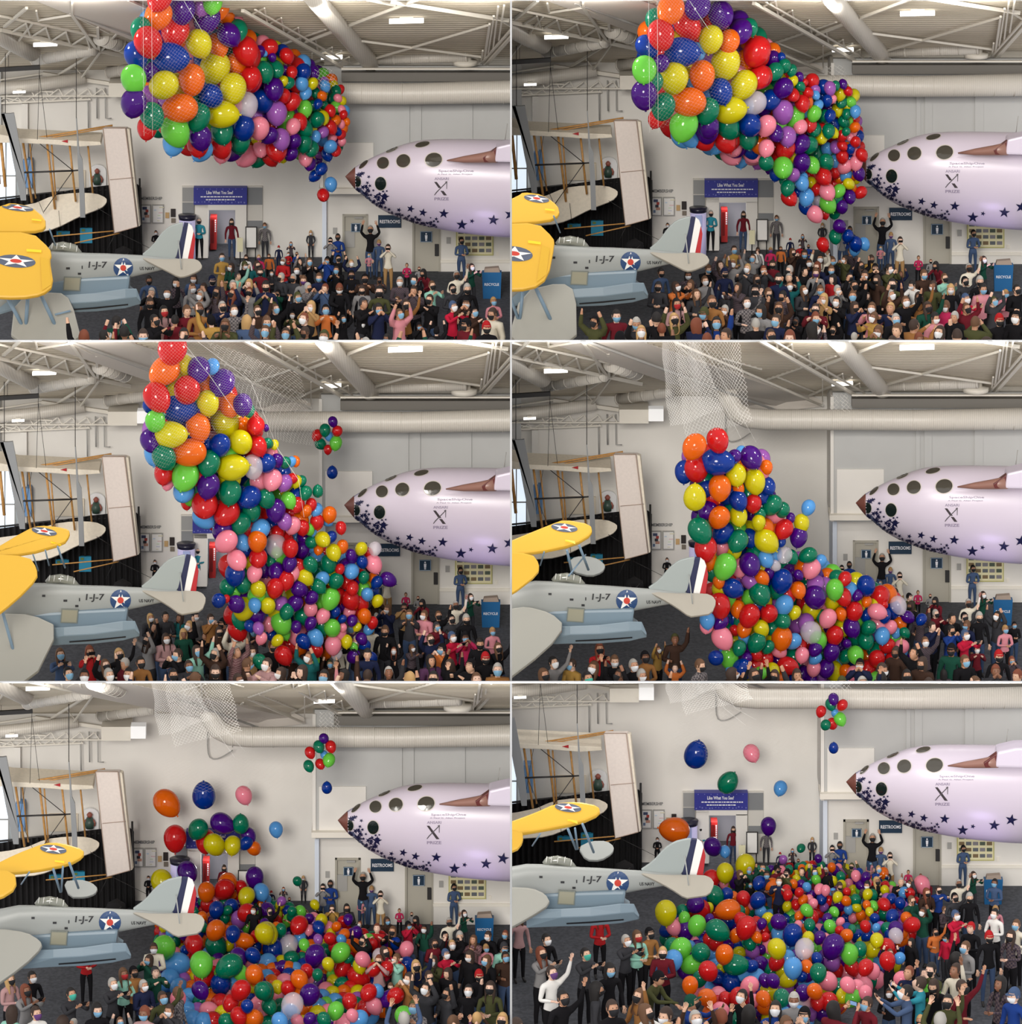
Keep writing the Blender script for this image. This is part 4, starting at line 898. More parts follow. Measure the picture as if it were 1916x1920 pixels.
def build_body(pose, lod):
    """one skinned body; joints in metres for a 1.72 m adult facing -y"""
    J = []; E = []; RAD = []; REG = []
    def j(p, r, parent=None, reg=0):
        J.append(Vector(p)); RAD.append(r if isinstance(r, tuple) else (r, r)); i = len(J)-1
        if parent is not None: E.append((parent, i)); REG.append(reg)
        return i
    lean = pose.get('lean', 0.0)
    pel = j((0,0,.95), (.155,.115)); wst = j((0,-.0-lean*.15,1.10), (.140,.105), pel, 1); ch = j((0,-lean*.35,1.28), (.165,.120), wst, 1)
    uc = j((0,.0-lean*.5,1.40), (.120,.095), ch, 1); nk = j((0,-.0-lean*.6,1.49), (.052,.055), uc, 0); hd = j((0,-.01-lean*.68,1.57), (.050,.055), nk, 0)
    hands = []
    for s in (-1, 1):
        sh = j((s*.185, -lean*.5, 1.40), (.072,.066), uc, 1)
        el, wr = pose['R' if s < 0 else 'L']
        el = Vector((s*el[0], el[1]-lean*.5, el[2])); wr = Vector((s*wr[0], wr[1]-lean*.5, wr[2]))
        shp = J[sh]
        m1 = j(shp.lerp(el, .5), .054, sh, 1); e = j(el, .047, m1, 1); w_ = j(wr, .030, j(el.lerp(wr, .55), .042, e, 1), 1)
        dr = (wr-el).normalized(); pm = wr+dr*.055
        pl = j(pm, (.036,.022), w_, 0); hands.append((pm+dr*.05, dr))
        side = dr.cross(Vector((0,-1,0)) if abs(dr.y) < .8 else Vector((0,0,1))).normalized(); nrm = dr.cross(side)
        if lod:
            for k, (o_, ln) in enumerate(((-.030,.066),(-.010,.078),(.010,.073),(.029,.058))):
                b = j(pm+dr*.040+side*o_, .0100, pl, 0); c = j(pm+dr*(.040+ln*.55)+side*o_*1.15+nrm*.006, .0088, b, 0); j(pm+dr*(.040+ln)+side*o_*1.2+nrm*.020, .0078, c, 0)
            b = j(pm+dr*.004-side*.040, .0105, pl, 0); j(pm+dr*.038-side*.058+nrm*.01, .0088, b, 0)
        else:
            j(pm+dr*.07, (.032,.014), pl, 0)
    for s in (-1, 1):
        hp = j((s*.095, 0, .88), (.092,.098), pel, 2); kn = j((s*.105, -.012+pose.get('knee', 0), .49), .060, j((s*.1,0,.70), .076, hp, 2), 2)
        an = j((s*.11, .01, .095), .042, j((s*.108,.01,.30), .054, kn, 2), 2); j((s*.125, -.15, .035), (.040,.030), j((s*.115, -.05, .04), (.042,.036), an, 3), 3)
    me = bpy.data.meshes.new('b'); me.from_pydata(J, E, [])
    o = bpy.data.objects.new('b', me); COL.objects.link(o)
    m = o.modifiers.new('s', 'SKIN'); m.use_smooth_shade = True; m.branch_smoothing = .5
    for i, v in enumerate(me.skin_vertices[0].data): v.radius = RAD[i]; v.use_root = (i == 0)
    if lod: sb = o.modifiers.new('u', 'SUBSURF'); sb.levels = 1; sb.render_levels = 1
    bpy.context.view_layer.update()
    dg = bpy.context.evaluated_depsgraph_get(); em = bpy.data.meshes.new_from_object(o.evaluated_get(dg))
    vs = [v.co.copy() for v in em.vertices]; fs = [tuple(p.vertices) for p in em.polygons]
    bpy.data.objects.remove(o); bpy.data.meshes.remove(em)
    mi = []
    for f in fs:
        c = sum((vs[i] for i in f), Vector())/len(f); best = 1e9; rg = 0
        for (a, b), r_ in zip(E, REG):
            A_, B_ = J[a], J[b]; ab = B_-A_; t = max(0, min(1, (c-A_).dot(ab)/max(ab.length_squared, 1e-9)))
            d = (c-(A_+ab*t)).length-(RAD[a][0]*(1-t)+RAD[b][0]*t)*.8
            if d < best: best = d; rg = r_
        if rg == 2 and pose.get('coat') and c.z > .55: rg = 1
        if rg == 2 and c.z > .93: rg = 1
        if rg == 0 and c.z < 1.455 and abs(c.x) < .14 and c.z > 1.2: rg = 1
        mi.append(rg)
    tilt = pose.get('tilt', .35)
    hv, hf, hm = head_geo(tilt); ho = Vector((0, -.018-lean*.75-.03*tilt, 1.635))
    b = len(vs); vs += [v+ho for v in hv]; fs += [tuple(i+b for i in f) for f in hf]; mi += hm
    return vs, fs, mi, ho, tilt, hands
POSES = {  # elbow and wrist of each arm: (outward, y, z)
 'arms down': dict(R=((.26,.02,1.14),(.27,-.06,.90)), L=((.26,.02,1.14),(.27,-.06,.90)), tilt=.10),
 'coat down': dict(R=((.25,.02,1.14),(.18,-.16,1.00)), L=((.25,.02,1.14),(.18,-.16,1.00)), tilt=.12, coat=1),
 'both arms raised': dict(R=((.30,-.12,1.58),(.24,-.18,1.84)), L=((.30,-.10,1.56),(.22,-.16,1.82)), tilt=.55),
 'one arm raised': dict(R=((.27,-.02,1.14),(.16,-.22,1.16)), L=((.28,-.14,1.60),(.30,-.22,1.88)), tilt=.5),
 'hands clasped': dict(R=((.25,-.04,1.13),(.06,-.26,1.16)), L=((.25,-.04,1.13),(.06,-.26,1.16)), tilt=.35),
 'arms reaching forward': dict(R=((.25,-.24,1.32),(.14,-.46,1.50)), L=((.25,-.24,1.32),(.14,-.46,1.50)), tilt=.45),
 'hands at the face': dict(R=((.27,-.20,1.34),(.07,-.24,1.56)), L=((.27,-.20,1.34),(.07,-.24,1.56)), tilt=.25),
 'leaning forward': dict(R=((.24,-.22,1.26),(.12,-.42,1.26)), L=((.26,-.10,1.18),(.22,-.34,1.10)), tilt=-.1, lean=.35)}
LAB = {'arms down':'standing still','coat down':'standing still','both arms raised':'arms up','one arm raised':'arm raised','hands clasped':'clapping','arms reaching forward':'arms out','hands at the face':'face covered','leaning forward':'leaning forward'}
BODY = {}; BODL = {}; HAIR = {}; MASK = {}
def mk_mesh(name, vs, fs, mi, mats):
    me = bpy.data.meshes.new(name); me.from_pydata(vs, [], fs)
    for m in mats: me.materials.append(m)
    me.polygons.foreach_set('material_index', mi); me.polygons.foreach_set('use_smooth', [True]*len(fs)); me.update()
    return me
def hair_geo(kind, tilt, ho):
    """cap of hair around the skull; long hair falls behind the shoulders; hats keep a brim"""
    vs = []; fs = []; n = 18; m = 10
    R = Matrix.Rotation(-tilt, 4, 'X') @ Matrix.Scale(HS, 4)
    for i in range(m+1):
        ph = math.pi*i/m*(.56 if kind != 'long' else .80)
        for k in range(n):
            a = 2*math.pi*k/n; x = math.sin(ph)*math.cos(a); y = math.sin(ph)*math.sin(a); z = math.cos(ph)
            front = max(0.0, -y)
            g = 1.12 if kind != 'cap' else 1.15
            if kind == 'long': g = 1.16+.10*max(0, y)
            zz = z
            lim = .52 if kind in ('short','long') else .46
            if front > .38 and z < lim: zz = lim+(z-lim)*.10; g *= .93
            p = Vector((x*.078*g*(1.0 if kind != 'long' or z > 0 else 1.12), y*.098*g+.004, zz*.120*g+(.004)))
            if kind == 'long' and y > -.1 and z < -.2: p.z -= .16*min(1, (-z-.2)*2.2); p.y += .01
            vs.append(R @ p+ho)
    for i in range(m):
        for k in range(n): fs.append((i*n+k, i*n+(k+1) % n, (i+1)*n+(k+1) % n, (i+1)*n+k))
    if kind == 'cap':
        b = len(vs)
        for k in range(9):
            a = math.pi*(1.15+.7*k/8); c, s_ = math.cos(a), math.sin(a)
            vs.append(R @ Vector((c*.084, s_*.104, .045))+ho); vs.append(R @ Vector((c*.080, s_*.175, .032))+ho)
        for k in range(8): fs.append((b+2*k, b+2*k+2, b+2*k+3, b+2*k+1))
    return vs, fs
def mask_geo(tilt, ho):
    vs = []; fs = []; R = Matrix.Rotation(-tilt, 4, 'X') @ Matrix.Scale(HS, 4); n, m = 10, 6
    for i in range(m+1):
        z = -.10-.82*i/m
        for k in range(n+1):
            a = math.radians(-90-68+136*k/n); r_ = math.sqrt(max(0.02, 1-z*z))
            bulge = .018*math.exp(-((k-n/2)/2.6)**2)*math.sin(math.pi*min(1, i/m+.18))
            x = r_*math.cos(a)*.084; y = r_*math.sin(a)*.098-.008-bulge-.010*(1-abs(k-n/2)/(n/2))
            vs.append(R @ Vector((x, y, z*.120))+ho)
    for i in range(m):
        for k in range(n): fs.append((i*(n+1)+k, i*(n+1)+k+1, (i+1)*(n+1)+k+1, (i+1)*(n+1)+k))
    return vs, fs
SL = [SK[0], CM['black'], CM['black'], SHOE, EYE, LIP]
RAWL = {}
HOLD = {}
for pn, pose in POSES.items():
    vs, fs, mi, ho, tilt, hands = build_body(pose, 1); BODY[pn] = mk_mesh('person_body', vs, fs, mi, SL); HOLD[pn] = hands
    vl, fl_, ml, ho, tilt, _ = build_body(pose, 0); RAWL[pn] = (vl, fl_, ml)
    for kd in ('short','long','cap'):
        hv, hf = hair_geo(kd, tilt, ho); HAIR[(pn, kd)] = (hv, hf, mk_mesh('hair', hv, hf, [0]*len(hf), [HM['black']]))
    mv, mf = mask_geo(tilt, ho); MASK[pn] = (mv, mf, mk_mesh('face_mask', mv, mf, [0]*len(mf), [MK['white']]))

YBL = [YBASE+T[h][1] for h in range(6)]
def pscale(h, yf): return 1.0+(yf-YBL[h])/215.0
def foot_from_head(h, yh, f=1.0):        # head top row -> foot row for an adult of the hall's perspective
    a = 64.0*f; yb = YBL[h]
    return (yh+a-a*yb/215.0)/(1-a/215.0)
YB3 = []
for h in range(6):
    q_ = Vector((0, YB[h]-3.2, FZ[h]))-CAM; YB3.append(960-F*q_.dot(UPV)/q_.dot(FWD)-PAN[h][1]-T[h][1])
PEOPLE = []
rp = random.Random(42)
def person(h, x, yh, top, pose='arms down', mask='black', hair='dark brown', hk='short', f=1.0, face=0.0, tr='jeans', skin=None, lift=0.0, note=None, prio=0, coatc=None, yf=None):
    if yf is None: yf = foot_from_head(h, yh, f)
    PEOPLE.append(dict(h=h, x=x, yh=yh, yf=yf, top=top, pose=pose, mask=mask, hair=hair, hk=hk, f=f, face=face, tr=tr, skin=rp.choice((0,0,1,1,2,3)) if skin is None else skin, lift=lift, note=note, prio=prio))
# people who keep their places, in reference coordinates: x, head row, clothes ...
REFP = [
 (374,411,'turquoise','hands clasped','black','grey','short',1,0,'black',.96),(435,413,'maroon','arms down','black','dark brown','long',1,.1,'jeans',.92),(497,420,'grey plaid','arms down','blue','brown','short',1,0,'charcoal',1.0),
 (583,434,'charcoal','coat down','white','blond','long',1,0,'black',.92),(293,434,'black','hands clasped','white','dark brown','short',1,0,'black',.7),
 (620,448,'grey','hands at the face','black','black','short',1,0,'jeans',.55),(634,441,'royal blue','hands clasped','black','black','short',1,0,'jeans',.95),
 (695,426,'black','both arms raised','black','grey','short',1,0,'jeans',1.0),(711,452,'slate blue','arms down','purple','tan','cap',0,0,'jeans',.9),
 (728,461,'cream','hands at the face',None,'dark brown','short',1,0,'tan',1.05),(692,477,'pink','hands clasped','blue','blond','short',1,0,'jeans',.6),
 (865,448,'slate blue','hands clasped','black','black','cap',1,.3,'jeans',1.05),(884,497,'forest green','arms reaching forward','white','dark brown','long',1,.5,'charcoal',.9),
 (856,511,'cream','one arm raised','black','grey','short',1,.2,'black',1.0),(763,495,'hot pink','hands clasped',None,'brown','short',1,0,'black',.62),
 (786,502,'grey','hands clasped','black','auburn','short',1,0,'black',.6),(803,505,'maroon','leaning forward','black','black','long',1,-.7,'black',.9),
 (876,535,'black','arms down','black','grey','short',1,.2,'jeans',1.05),(848,536,'charcoal','one arm raised','black','black','cap',1,.4,'black',1.0),
 (925,560,'pink','hands clasped','blue','tan','cap',1,.3,'black',.85),(849,568,'crimson','arms reaching forward','white','slate blue','cap',1,.6,'black',1.0),
 (912,606,'black','arms down','black','red','cap',1,.2,'jeans',1.0),(523,462,'navy','arms down','white','red','cap',1,0,'navy',.6),(546,455,'dark patterned','arms reaching forward','blue','auburn','long',1,0,'black',.8),
 (541,474,'red','hands clasped','white','dark brown','short',1,0,'navy',.6),(557,474,'royal blue','hands clasped','black','brown','short',1,0,'black',.65)]
P12 = [(417,478,'mustard','hands clasped','blue','dark brown','short',1,.2,'tan',1.05),(462,480,'white','arms down','black','dark brown','long',1,0,'black',.8),(486,480,'hot pink','hands clasped','purple','blond','short',1,0,'black',.8),
 (489,505,'maroon','arms down','black','dark brown','short',1,0,'black',1.0),(557,502,'black','arms reaching forward','white','black','short',1,.1,'black',1.0),(599,515,'navy','arms down','blue','brown','short',1,0,'black',1.0),
 (500,530,'navy','arms down','black','black','short',1,0,'black',1.1),(570,520,'grey','arms down','purple','brown','long',1,0,'black',1.0),(712,540,'olive','hands clasped','black','black','short',1,0,'black',1.1),
 (762,565,'camel','one arm raised','black','dark brown','long',1,.2,'black',1.0),(585,568,'tan','hands at the face','white','blond','long',1,-.5,'black',1.0),(399,520,'navy','arms down','black','navy','cap',1,.3,'black',1.05),
 (375,572,'camel','hands clasped','black','brown','short',1,.2,'black',1.1),(331,524,'dark patterned','arms down','white','black','long',1,.1,'black',1.0),(280,520,'slate blue','arms down','black','black','short',1,.4,'charcoal',1.0),
 (362,535,'grey','hands clasped','white','brown','short',1,.3,'black',1.0),(810,530,'mint','arms reaching forward','black','brown','short',1,.4,'black',1.0),(440,575,'grey plaid','one arm raised','white','dark brown','short',1,.2,'black',1.0),
 (309,577,'dusty rose','hands clasped','red','black','long',1,.3,'black',1.0),(505,478,'orange','arms down','black','brown','short',1,0,'black',.7)]
LEFTG = {  # groups at the lower left of the later halls (local pixels): walls of spectators filming
 2:[(170,570,'red','hands at the face','black','auburn','long',.3),(225,575,'black','one arm raised','black','blond','long',.4),(206,612,'grey','hands clasped','white','grey','short',.5),(265,590,'camel','hands clasped','black','black','short',.4),(115,575,'slate blue','arms reaching forward','blue','brown','long',.3),(130,610,'charcoal','one arm raised','blue','black','short',.5)],
 3:[(165,565,'red','arms reaching forward','black','auburn','long',.2),(78,590,'grey','one arm raised','white','black','short',.6),(60,612,'charcoal','arms reaching forward','black','brown','long',.6),(228,595,'black','hands clasped','white','grey','short',.4),(250,580,'camel','hands clasped','black','black','cap',.3),(142,618,'charcoal','arms reaching forward','teal','black','short',.4),(352,595,'grey plaid','arms down','black','brown','short',.9)],
 4:[(163,483,'red','hands clasped','black','brown','long',.3),(62,536,'black','hands clasped','white','black','short',.6),(50,560,'grey','arms reaching forward','black','auburn','long',.7),(70,600,'white','hands clasped','purple','dark brown','short',.6),(135,566,'charcoal','arms reaching forward','teal','black','short',.6),(213,548,'charcoal','arms reaching forward','white','grey','short',.6),(233,530,'mint','hands clasped','red','brown','long',.5),(252,527,'camel','hands clasped','black','black','cap',.6),(184,594,'black','arms down','blue','black','long',.4),(335,565,'grey plaid','arms down',None,'brown','short',1.2),(25,600,'mint','arms down',None,'dark brown','long',2.6),(120,618,'black','arms down','black','dark brown','long',2.5),(20,540,'dusty rose','hands clasped','black','blond','long',.8)],
 5:[(166,425,'red','hands clasped','black','auburn','long',.3),(65,466,'black','hands clasped','white','black','short',.6),(55,490,'grey','arms reaching forward','black','auburn','long',.7),(75,525,'white','one arm raised','purple','dark brown','short',.6),(138,492,'charcoal','arms reaching forward','teal','black','short',.6),(214,468,'charcoal','arms reaching forward','white','grey','short',.6),(235,460,'mint','hands clasped','red','brown','long',.5),(258,455,'camel','hands clasped','black','black','cap',.6),(184,520,'black','arms down','blue','black','long',.4),(96,570,'black','one arm raised','black','black','short',.5),(158,555,'charcoal','arms down','black','black','long',1.6),(252,530,'olive','leaning forward',None,'black','cap',1.0),(250,595,'white','arms reaching forward','black','brown','long',1.0),(335,578,'royal blue','arms reaching forward','black','forest green','cap',1.4),(10,620,'grey','arms down',None,'dark brown','short',.5),(15,430,'dusty rose','arms down',None,'brown','long',.4),(600,590,'maroon','arms reaching forward',None,'black','long',2.4),(740,560,'slate blue','arms reaching forward','white','black','short',-1.4),(765,545,'turquoise','arms reaching forward',None,'dark brown','short',-1.8),(830,500,'black','one arm raised',None,'black','long',2.2),(860,445,'black','hands clasped',None,'red','cap',-.5),(850,480,'grey','hands clasped','blue','brown','short',-.8),(935,460,'dark patterned','hands clasped','black','dark brown','long',-.6),(945,440,'cream','hands clasped','blue','brown','short',-.5),(915,545,'dark patterned','hands clasped',None,'black','long',-.8),(940,565,'royal blue','arms down','white','slate blue','cap',-.8),(800,610,'olive','both arms raised',None,'grey','short',2.8),(905,365,'slate blue','hands clasped','blue','black','short',-.4),(905,420,'white','hands clasped','white','black','short',-.6)]}
def expand(v): return CL.get(v)
for k_, c_ in (('tan',None),('navy',None),('slate blue',None),('red',None),('forest green',None)):
    HM[k_] = CM[k_]
for h in range(6):
    tx, ty = T[h]
    for (x, y, top, pose, mk, hr, hk, pr, fc, tr, f) in REFP:
        yf_ref = (foot_from_head(0, y, f)) ; 
        if y < 462 and x < 600: yf_ref = 486+max(0, (y-434))*.9
        elif x > 600 and y < 480: yf_ref = max(yf_ref, 523)
        if x in (695,): yf_ref = 522
        if x > 600: yf_ref = max(yf_ref, YB3[h]+5)
        if h == 4 and x in (374,435,497): pass
        PEOPLE.append(dict(h=h, x=x+tx, yh=y+ty, yf=yf_ref+ty, top=top, pose=pose, mask=mk, hair=hr, hk=hk, f=f, face=fc, tr=tr, skin=[0,1,3,0,2,1][int(x) % 6], prio=2, fixed=(yf_ref-y), note=None))
    if h < 2:
        for (x, y, top, pose, mk, hr, hk, pr, fc, tr, f) in P12: person(h, x+tx, y+ty, top, pose, mk, hr, hk, f, fc, tr, prio=1)
    for (x, y, top, pose, mk, hr, hk, fc) in LEFTG.get(h, []): person(h, x, y, top, pose, mk, hr, hk, 1.0, fc, 'black', prio=2)
def inside(x, y, poly):
    c = False; n = len(poly)
    for i in range(n):
        x1, y1 = poly[i]; x2, y2 = poly[(i+1) % n]
        if (y1 > y) != (y2 > y) and x < (x2-x1)*(y-y1)/(y2-y1)+x1: c = not c
    return c
CROWD = {0:[(268,535),(330,512),(400,515),(440,492),(520,478),(600,478),(650,482),(700,500),(760,515),(830,530),(850,545),(958,548),(958,700),(150,700),(152,592),(262,596)],
 1:[(262,520),(330,500),(430,478),(520,462),(640,465),(700,485),(760,500),(850,530),(958,530),(958,700),(150,700),(152,578),(258,582)],
 2:[(268,508),(330,490),(440,500),(520,560),(640,540),(690,470),(760,470),(850,505),(958,515),(958,700),(80,700),(95,575),(262,572)],
 3:[(270,512),(330,560),(380,600),(640,600),(700,560),(740,500),(640,440),(690,440),(780,470),(850,495),(958,500),(958,700),(30,700),(60,590),(265,560)],
 4:[(430,410),(560,400),(620,400),(700,430),(760,440),(845,455),(958,455),(958,700),(840,700),(740,600),(700,500),(650,432),(430,415)],
 5:[(390,345),(470,335),(560,328),(640,325),(720,345),(770,365),(820,380),(850,395),(850,440),(800,450),(770,420),(700,380),(560,362),(430,362)]}
EXTRA = {4:[[(262,480),(300,480),(330,560),(330,700),(0,700),(0,575),(150,575),(270,570)]], 5:[[(700,440),(850,445),(858,560),(830,700),(560,700),(620,600),(700,560)],[(560,560),(180,560),(200,700),(560,700)],[(250,440),(285,450),(285,560),(240,560)]]}
DARKS = ['black']*26+['charcoal']*8+['navy']*6+['dark brown']*6+['olive','maroon','dark patterned','forest green']*2+['olive','olive','maroon','maroon','red','teal','forest green','grey','grey','cream','white','tan','camel','pink','royal blue','slate blue','plum','mint','dusty rose','crimson','grey plaid','maroon plaid','dark patterned','dark patterned','mustard','hot pink','orange']
PP = ['arms down']*5+['hands clasped']*5+['one arm raised']*4+['both arms raised']*4+['arms reaching forward']*4+['hands at the face']*4+['leaning forward']*1
for h in range(6):
    for poly in [CROWD[h]]+EXTRA.get(h, []):
        yh = min(p[1] for p in poly)
        while yh < 668:
            s = pscale(h, foot_from_head(h, yh)); x = min(p[0] for p in poly)+rp.uniform(0, 14)
            while x < 955:
                xx = x+rp.uniform(-3, 3); yy = yh+rp.uniform(-5, 5)*s
                if inside(xx, yy, poly) and 12 < xx < 948 and not any(p['h'] == h and abs(p['x']-xx) < 10*s and abs(p['yh']-yy) < 7*s for p in PEOPLE):
                    kid = rp.random() < .14
                    hr = rp.choice(['black','black','dark brown','dark brown','dark brown','brown','brown','brown','black','dark brown','blond','auburn','grey'])
                    person(h, xx, yy+(10*s if kid else 0), rp.choice(DARKS), rp.choice(PP), rp.choice(['black','black','black','blue','blue','white','white','white',None,None]), hr, rp.choice(['short','short','short','long','long','cap'] if hr not in ('grey',) else ['short']),
                        .72 if kid else rp.uniform(.93, 1.05), rp.uniform(-.9, .9)+(2.6 if (yy > 590 and rp.random() < .3) else 0), rp.choice(['jeans','black','charcoal','black']))
                x += 16.5*s
            yh += 11*s
def pxh(p): return (p['yf']-p['yh'])
for p in PEOPLE:
    h = p['h']
    fp = floor_pt(h, p['x'], p['yf']); d = YB[h]-fp.y; p['loc'] = fp; p['d'] = d
    m_ = mpp(h, d)
    p['s'] = (pxh(p)*m_/math.cos(PITCH))/1.755*(1.0 if p['pose'] not in () else 1)
    vis = p['s']/m_*(1.0 if p['yh'] < 628 else .4); p['vis'] = vis+p['prio']*60
PEOPLE = [p for p in PEOPLE if p['yh'] < 648 and -20 < p['x'] < 985]
order = sorted(PEOPLE, key=lambda p: -p['vis']); NIND = 298
for i, p in enumerate(order): p['ind'] = i < NIND
ORD = ['first','second','third','fourth','fifth','sixth','seventh','eighth','ninth','tenth','eleventh','twelfth','thirteenth','fourteenth','fifteenth','sixteenth','seventeenth','eighteenth','nineteenth','twentieth']
def ordw(i): return ORD[i] if i < 20 else 'twenty-'+ORD[i-20]
# rows for labels
labels = set()
for h in range(6):
    g = sorted([p for p in PEOPLE if p['h'] == h and p['ind']], key=lambda p: p['yf'])
    nr = max(1, round(len(g)/9.0)); per = math.ceil(len(g)/nr)
    rn = ['back row','second row','third row','fourth row','fifth row','sixth row','seventh row','eighth row','ninth row']
    for r_ in range(nr):
        row = sorted(g[r_*per:(r_+1)*per], key=lambda p: p['x'])
        nm = 'front row' if r_ == nr-1 else rn[min(r_, 8)]
        for i, p in enumerate(row):
            head = {'cap':p['hair']+' hat' if p['hair'] in CL and p['hair'] not in HAIRC else 'dark hat','long':'long '+p['hair'].replace('dark ','dark-')+' hair','short':p['hair'].replace('dark ','dark-')+' hair'}[p['hk']]
            p['label'] = '%s in %s, %s, %s, %s in %s, %s hall' % ('child' if p['f'] < .75 else 'person', p['top'], head, (p['mask']+' mask') if p['mask'] else LAB[p['pose']], ordw(i), nm, HN[h])
def mats_for(p):
    return [SK[p['skin']], CM[p['top']], TR.get(p['tr'], CM.get(p['tr'], CM['black'])), SHOE, EYE, LIP]
def hairmat(p):
    return HM[p['hair']] if not (p['hk'] == 'cap' and p['hair'] in HAIRC) else CM['black' if p['hair'] in ('black','dark brown') else ('charcoal' if p['hair'] in ('brown','grey') else 'olive')]
PART = [{'v':[], 'f':[], 'm':[]} for _ in range(6)]; SM = []
def smi(m):
    if m not in SM: SM.append(m)
    return SM.index(m)
def matrix_of(p):
    f = p['f'] if p['f'] >= .75 else 1.0
    return Matrix.Translation(p['loc']) @ Matrix.Rotation(p['face'], 4, 'Z') @ Matrix.Scale(p['s'], 4)
BASE = {}
for p in PEOPLE:
    h = p['h']
    if p['ind']:
        CUR[0] = h
        if p['pose'] not in BASE:
            BASE[p['pose']] = True
        o = bpy.data.objects.new('person', BODY[p['pose']]); COL.objects.link(o); HALL_OBJS[h].append(o)
        o.location = p['loc']; o.rotation_euler = (0, 0, p['face']); o.scale = (p['s'],)*3
        for k, m in enumerate(mats_for(p)):
            o.material_slots[k].link = 'OBJECT'; o.material_slots[k].material = m
        tag(o, p['label'], 'person', 'crowd watching the balloons'); o['kind'] = 'thing'
        c = bpy.data.objects.new('hat' if p['hk'] == 'cap' else 'hair', HAIR[(p['pose'], p['hk'])][2]); COL.objects.link(c); c.parent = o; HALL_OBJS[h].append(c)
        c.material_slots[0].link = 'OBJECT'; c.material_slots[0].material = hairmat(p)
        if p['mask']:
            c = bpy.data.objects.new('face_mask', MASK[p['pose']][2]); COL.objects.link(c); c.parent = o; HALL_OBJS[h].append(c)
            c.material_slots[0].link = 'OBJECT'; c.material_slots[0].material = MK[p['mask']]
    else:
        M = matrix_of(p); vs, fs, mi = RAWL[p['pose']]; ms = [smi(m) for m in mats_for(p)]; stuff = PART[h]
        # keep the whole mass inside its own hall
        def addg(vs, fs, ids):
            b = len(stuff['v']); stuff['v'] += [M @ v for v in vs]
            for f, k in zip(fs, ids): stuff['f'].append(tuple(b+i for i in f)); stuff['m'].append(k)
        addg(vs, fs, [ms[k] for k in mi])
        hv, hf, _ = HAIR[(p['pose'], p['hk'])]; km = smi(hairmat(p)); addg(hv, hf, [km]*len(hf))
        if p['mask']: mv, mf, _ = MASK[p['pose']]; km = smi(MK[p['mask']]); addg(mv, mf, [km]*len(mf))
CUR[0] = None
def hall_planes(h):
    pl = [(Vector((-0.045,0,0)), Vector((-1,0,0))) if h % 2 == 0 else (Vector((0.045,0,0)), Vector((1,0,0)))]
    r0 = ray(958, PAN[h][1]+(0.5 if h >= 2 else -14)); no = Vector((1,0,0)).cross(r0).normalized(); pl.append((CAM.copy(), -no if no.z > 0 else no))
    if h < 4:
        r0 = ray(958, PAN[h][1]+639.5); no = Vector((1,0,0)).cross(r0).normalized(); pl.append((CAM.copy(), no if no.z > 0 else -no))
    return pl
def merge_parts(parts, mats, name):
    v, f, m = [], [], []
    for h in range(6):
        q = parts[h]
        if not q['f']: continue
        me = mk_mesh('t', q['v'], q['f'], q['m'], mats); bm = bmesh.new(); bm.from_mesh(me)
        for co, no in hall_planes(h):
            bmesh.ops.bisect_plane(bm, geom=bm.verts[:]+bm.edges[:]+bm.faces[:], plane_co=co, plane_no=-no, clear_outer=True)
        bm.verts.ensure_lookup_table(); bm.verts.index_update(); b = len(v)
        v += [x.co.copy() for x in bm.verts]
        for fc in bm.faces: f.append(tuple(b+x.index for x in fc.verts)); m.append(fc.material_index)
        bm.free(); bpy.data.meshes.remove(me)
    return mk_mesh(name, v, f, m, mats), f
me, _f = merge_parts(PART, SM, 'crowd')
o = link('crowd', me); o['kind'] = 'stuff'; tag(o, 'dense mass of masked spectators standing between the nearer people on the dark carpet', 'crowd')
print('people', len(PEOPLE), 'stuff faces', len(_f), [sum(1 for p in PEOPLE if p['h']==h) for h in range(6)])
# phones held up by some of the nearer people
PH = mat('phone_black', (18,18,22), .25); PHS = mat('phone_screen', (120,150,190), .2, emit=.4)
cnt = 0
for p in PEOPLE:
    if p['ind'] and p['pose'] in ('hands at the face','arms reaching forward') and (p['prio'] == 2 or (cnt < 26 and p['f'] > .9 and rp.random() < .5)):
        cnt += 1; CUR[0] = p['h']
        M = matrix_of(p); hs = HOLD[p['pose']]; mid = (hs[0][0]+hs[1][0])/2+Vector((0,-.01,.03))
        mb = MB(); a = mid
        def q(x, y, z): return M @ (a+Vector((x, y, z)))
        mb.box8([q(-.075,-.006,-.038), q(.075,-.006,-.038), q(.075,-.006,.038), q(-.075,-.006,.038), q(-.075,.006,-.038), q(.075,.006,-.038), q(.075,.006,.038), q(-.075,.006,.038)], PH)
        mb.add([q(-.068,.0075,-.033), q(.068,.0075,-.033), q(.068,.0075,.033), q(-.068,.0075,.033)], [(0,1,2,3)], PHS)
        o = mb.build('phone'); tag(o, 'phone held up by '+p['label'].replace('person in ', 'the one in ').split(', ')[0]+', '+', '.join(p['label'].split(', ')[3:]), 'phone')
CUR[0] = None
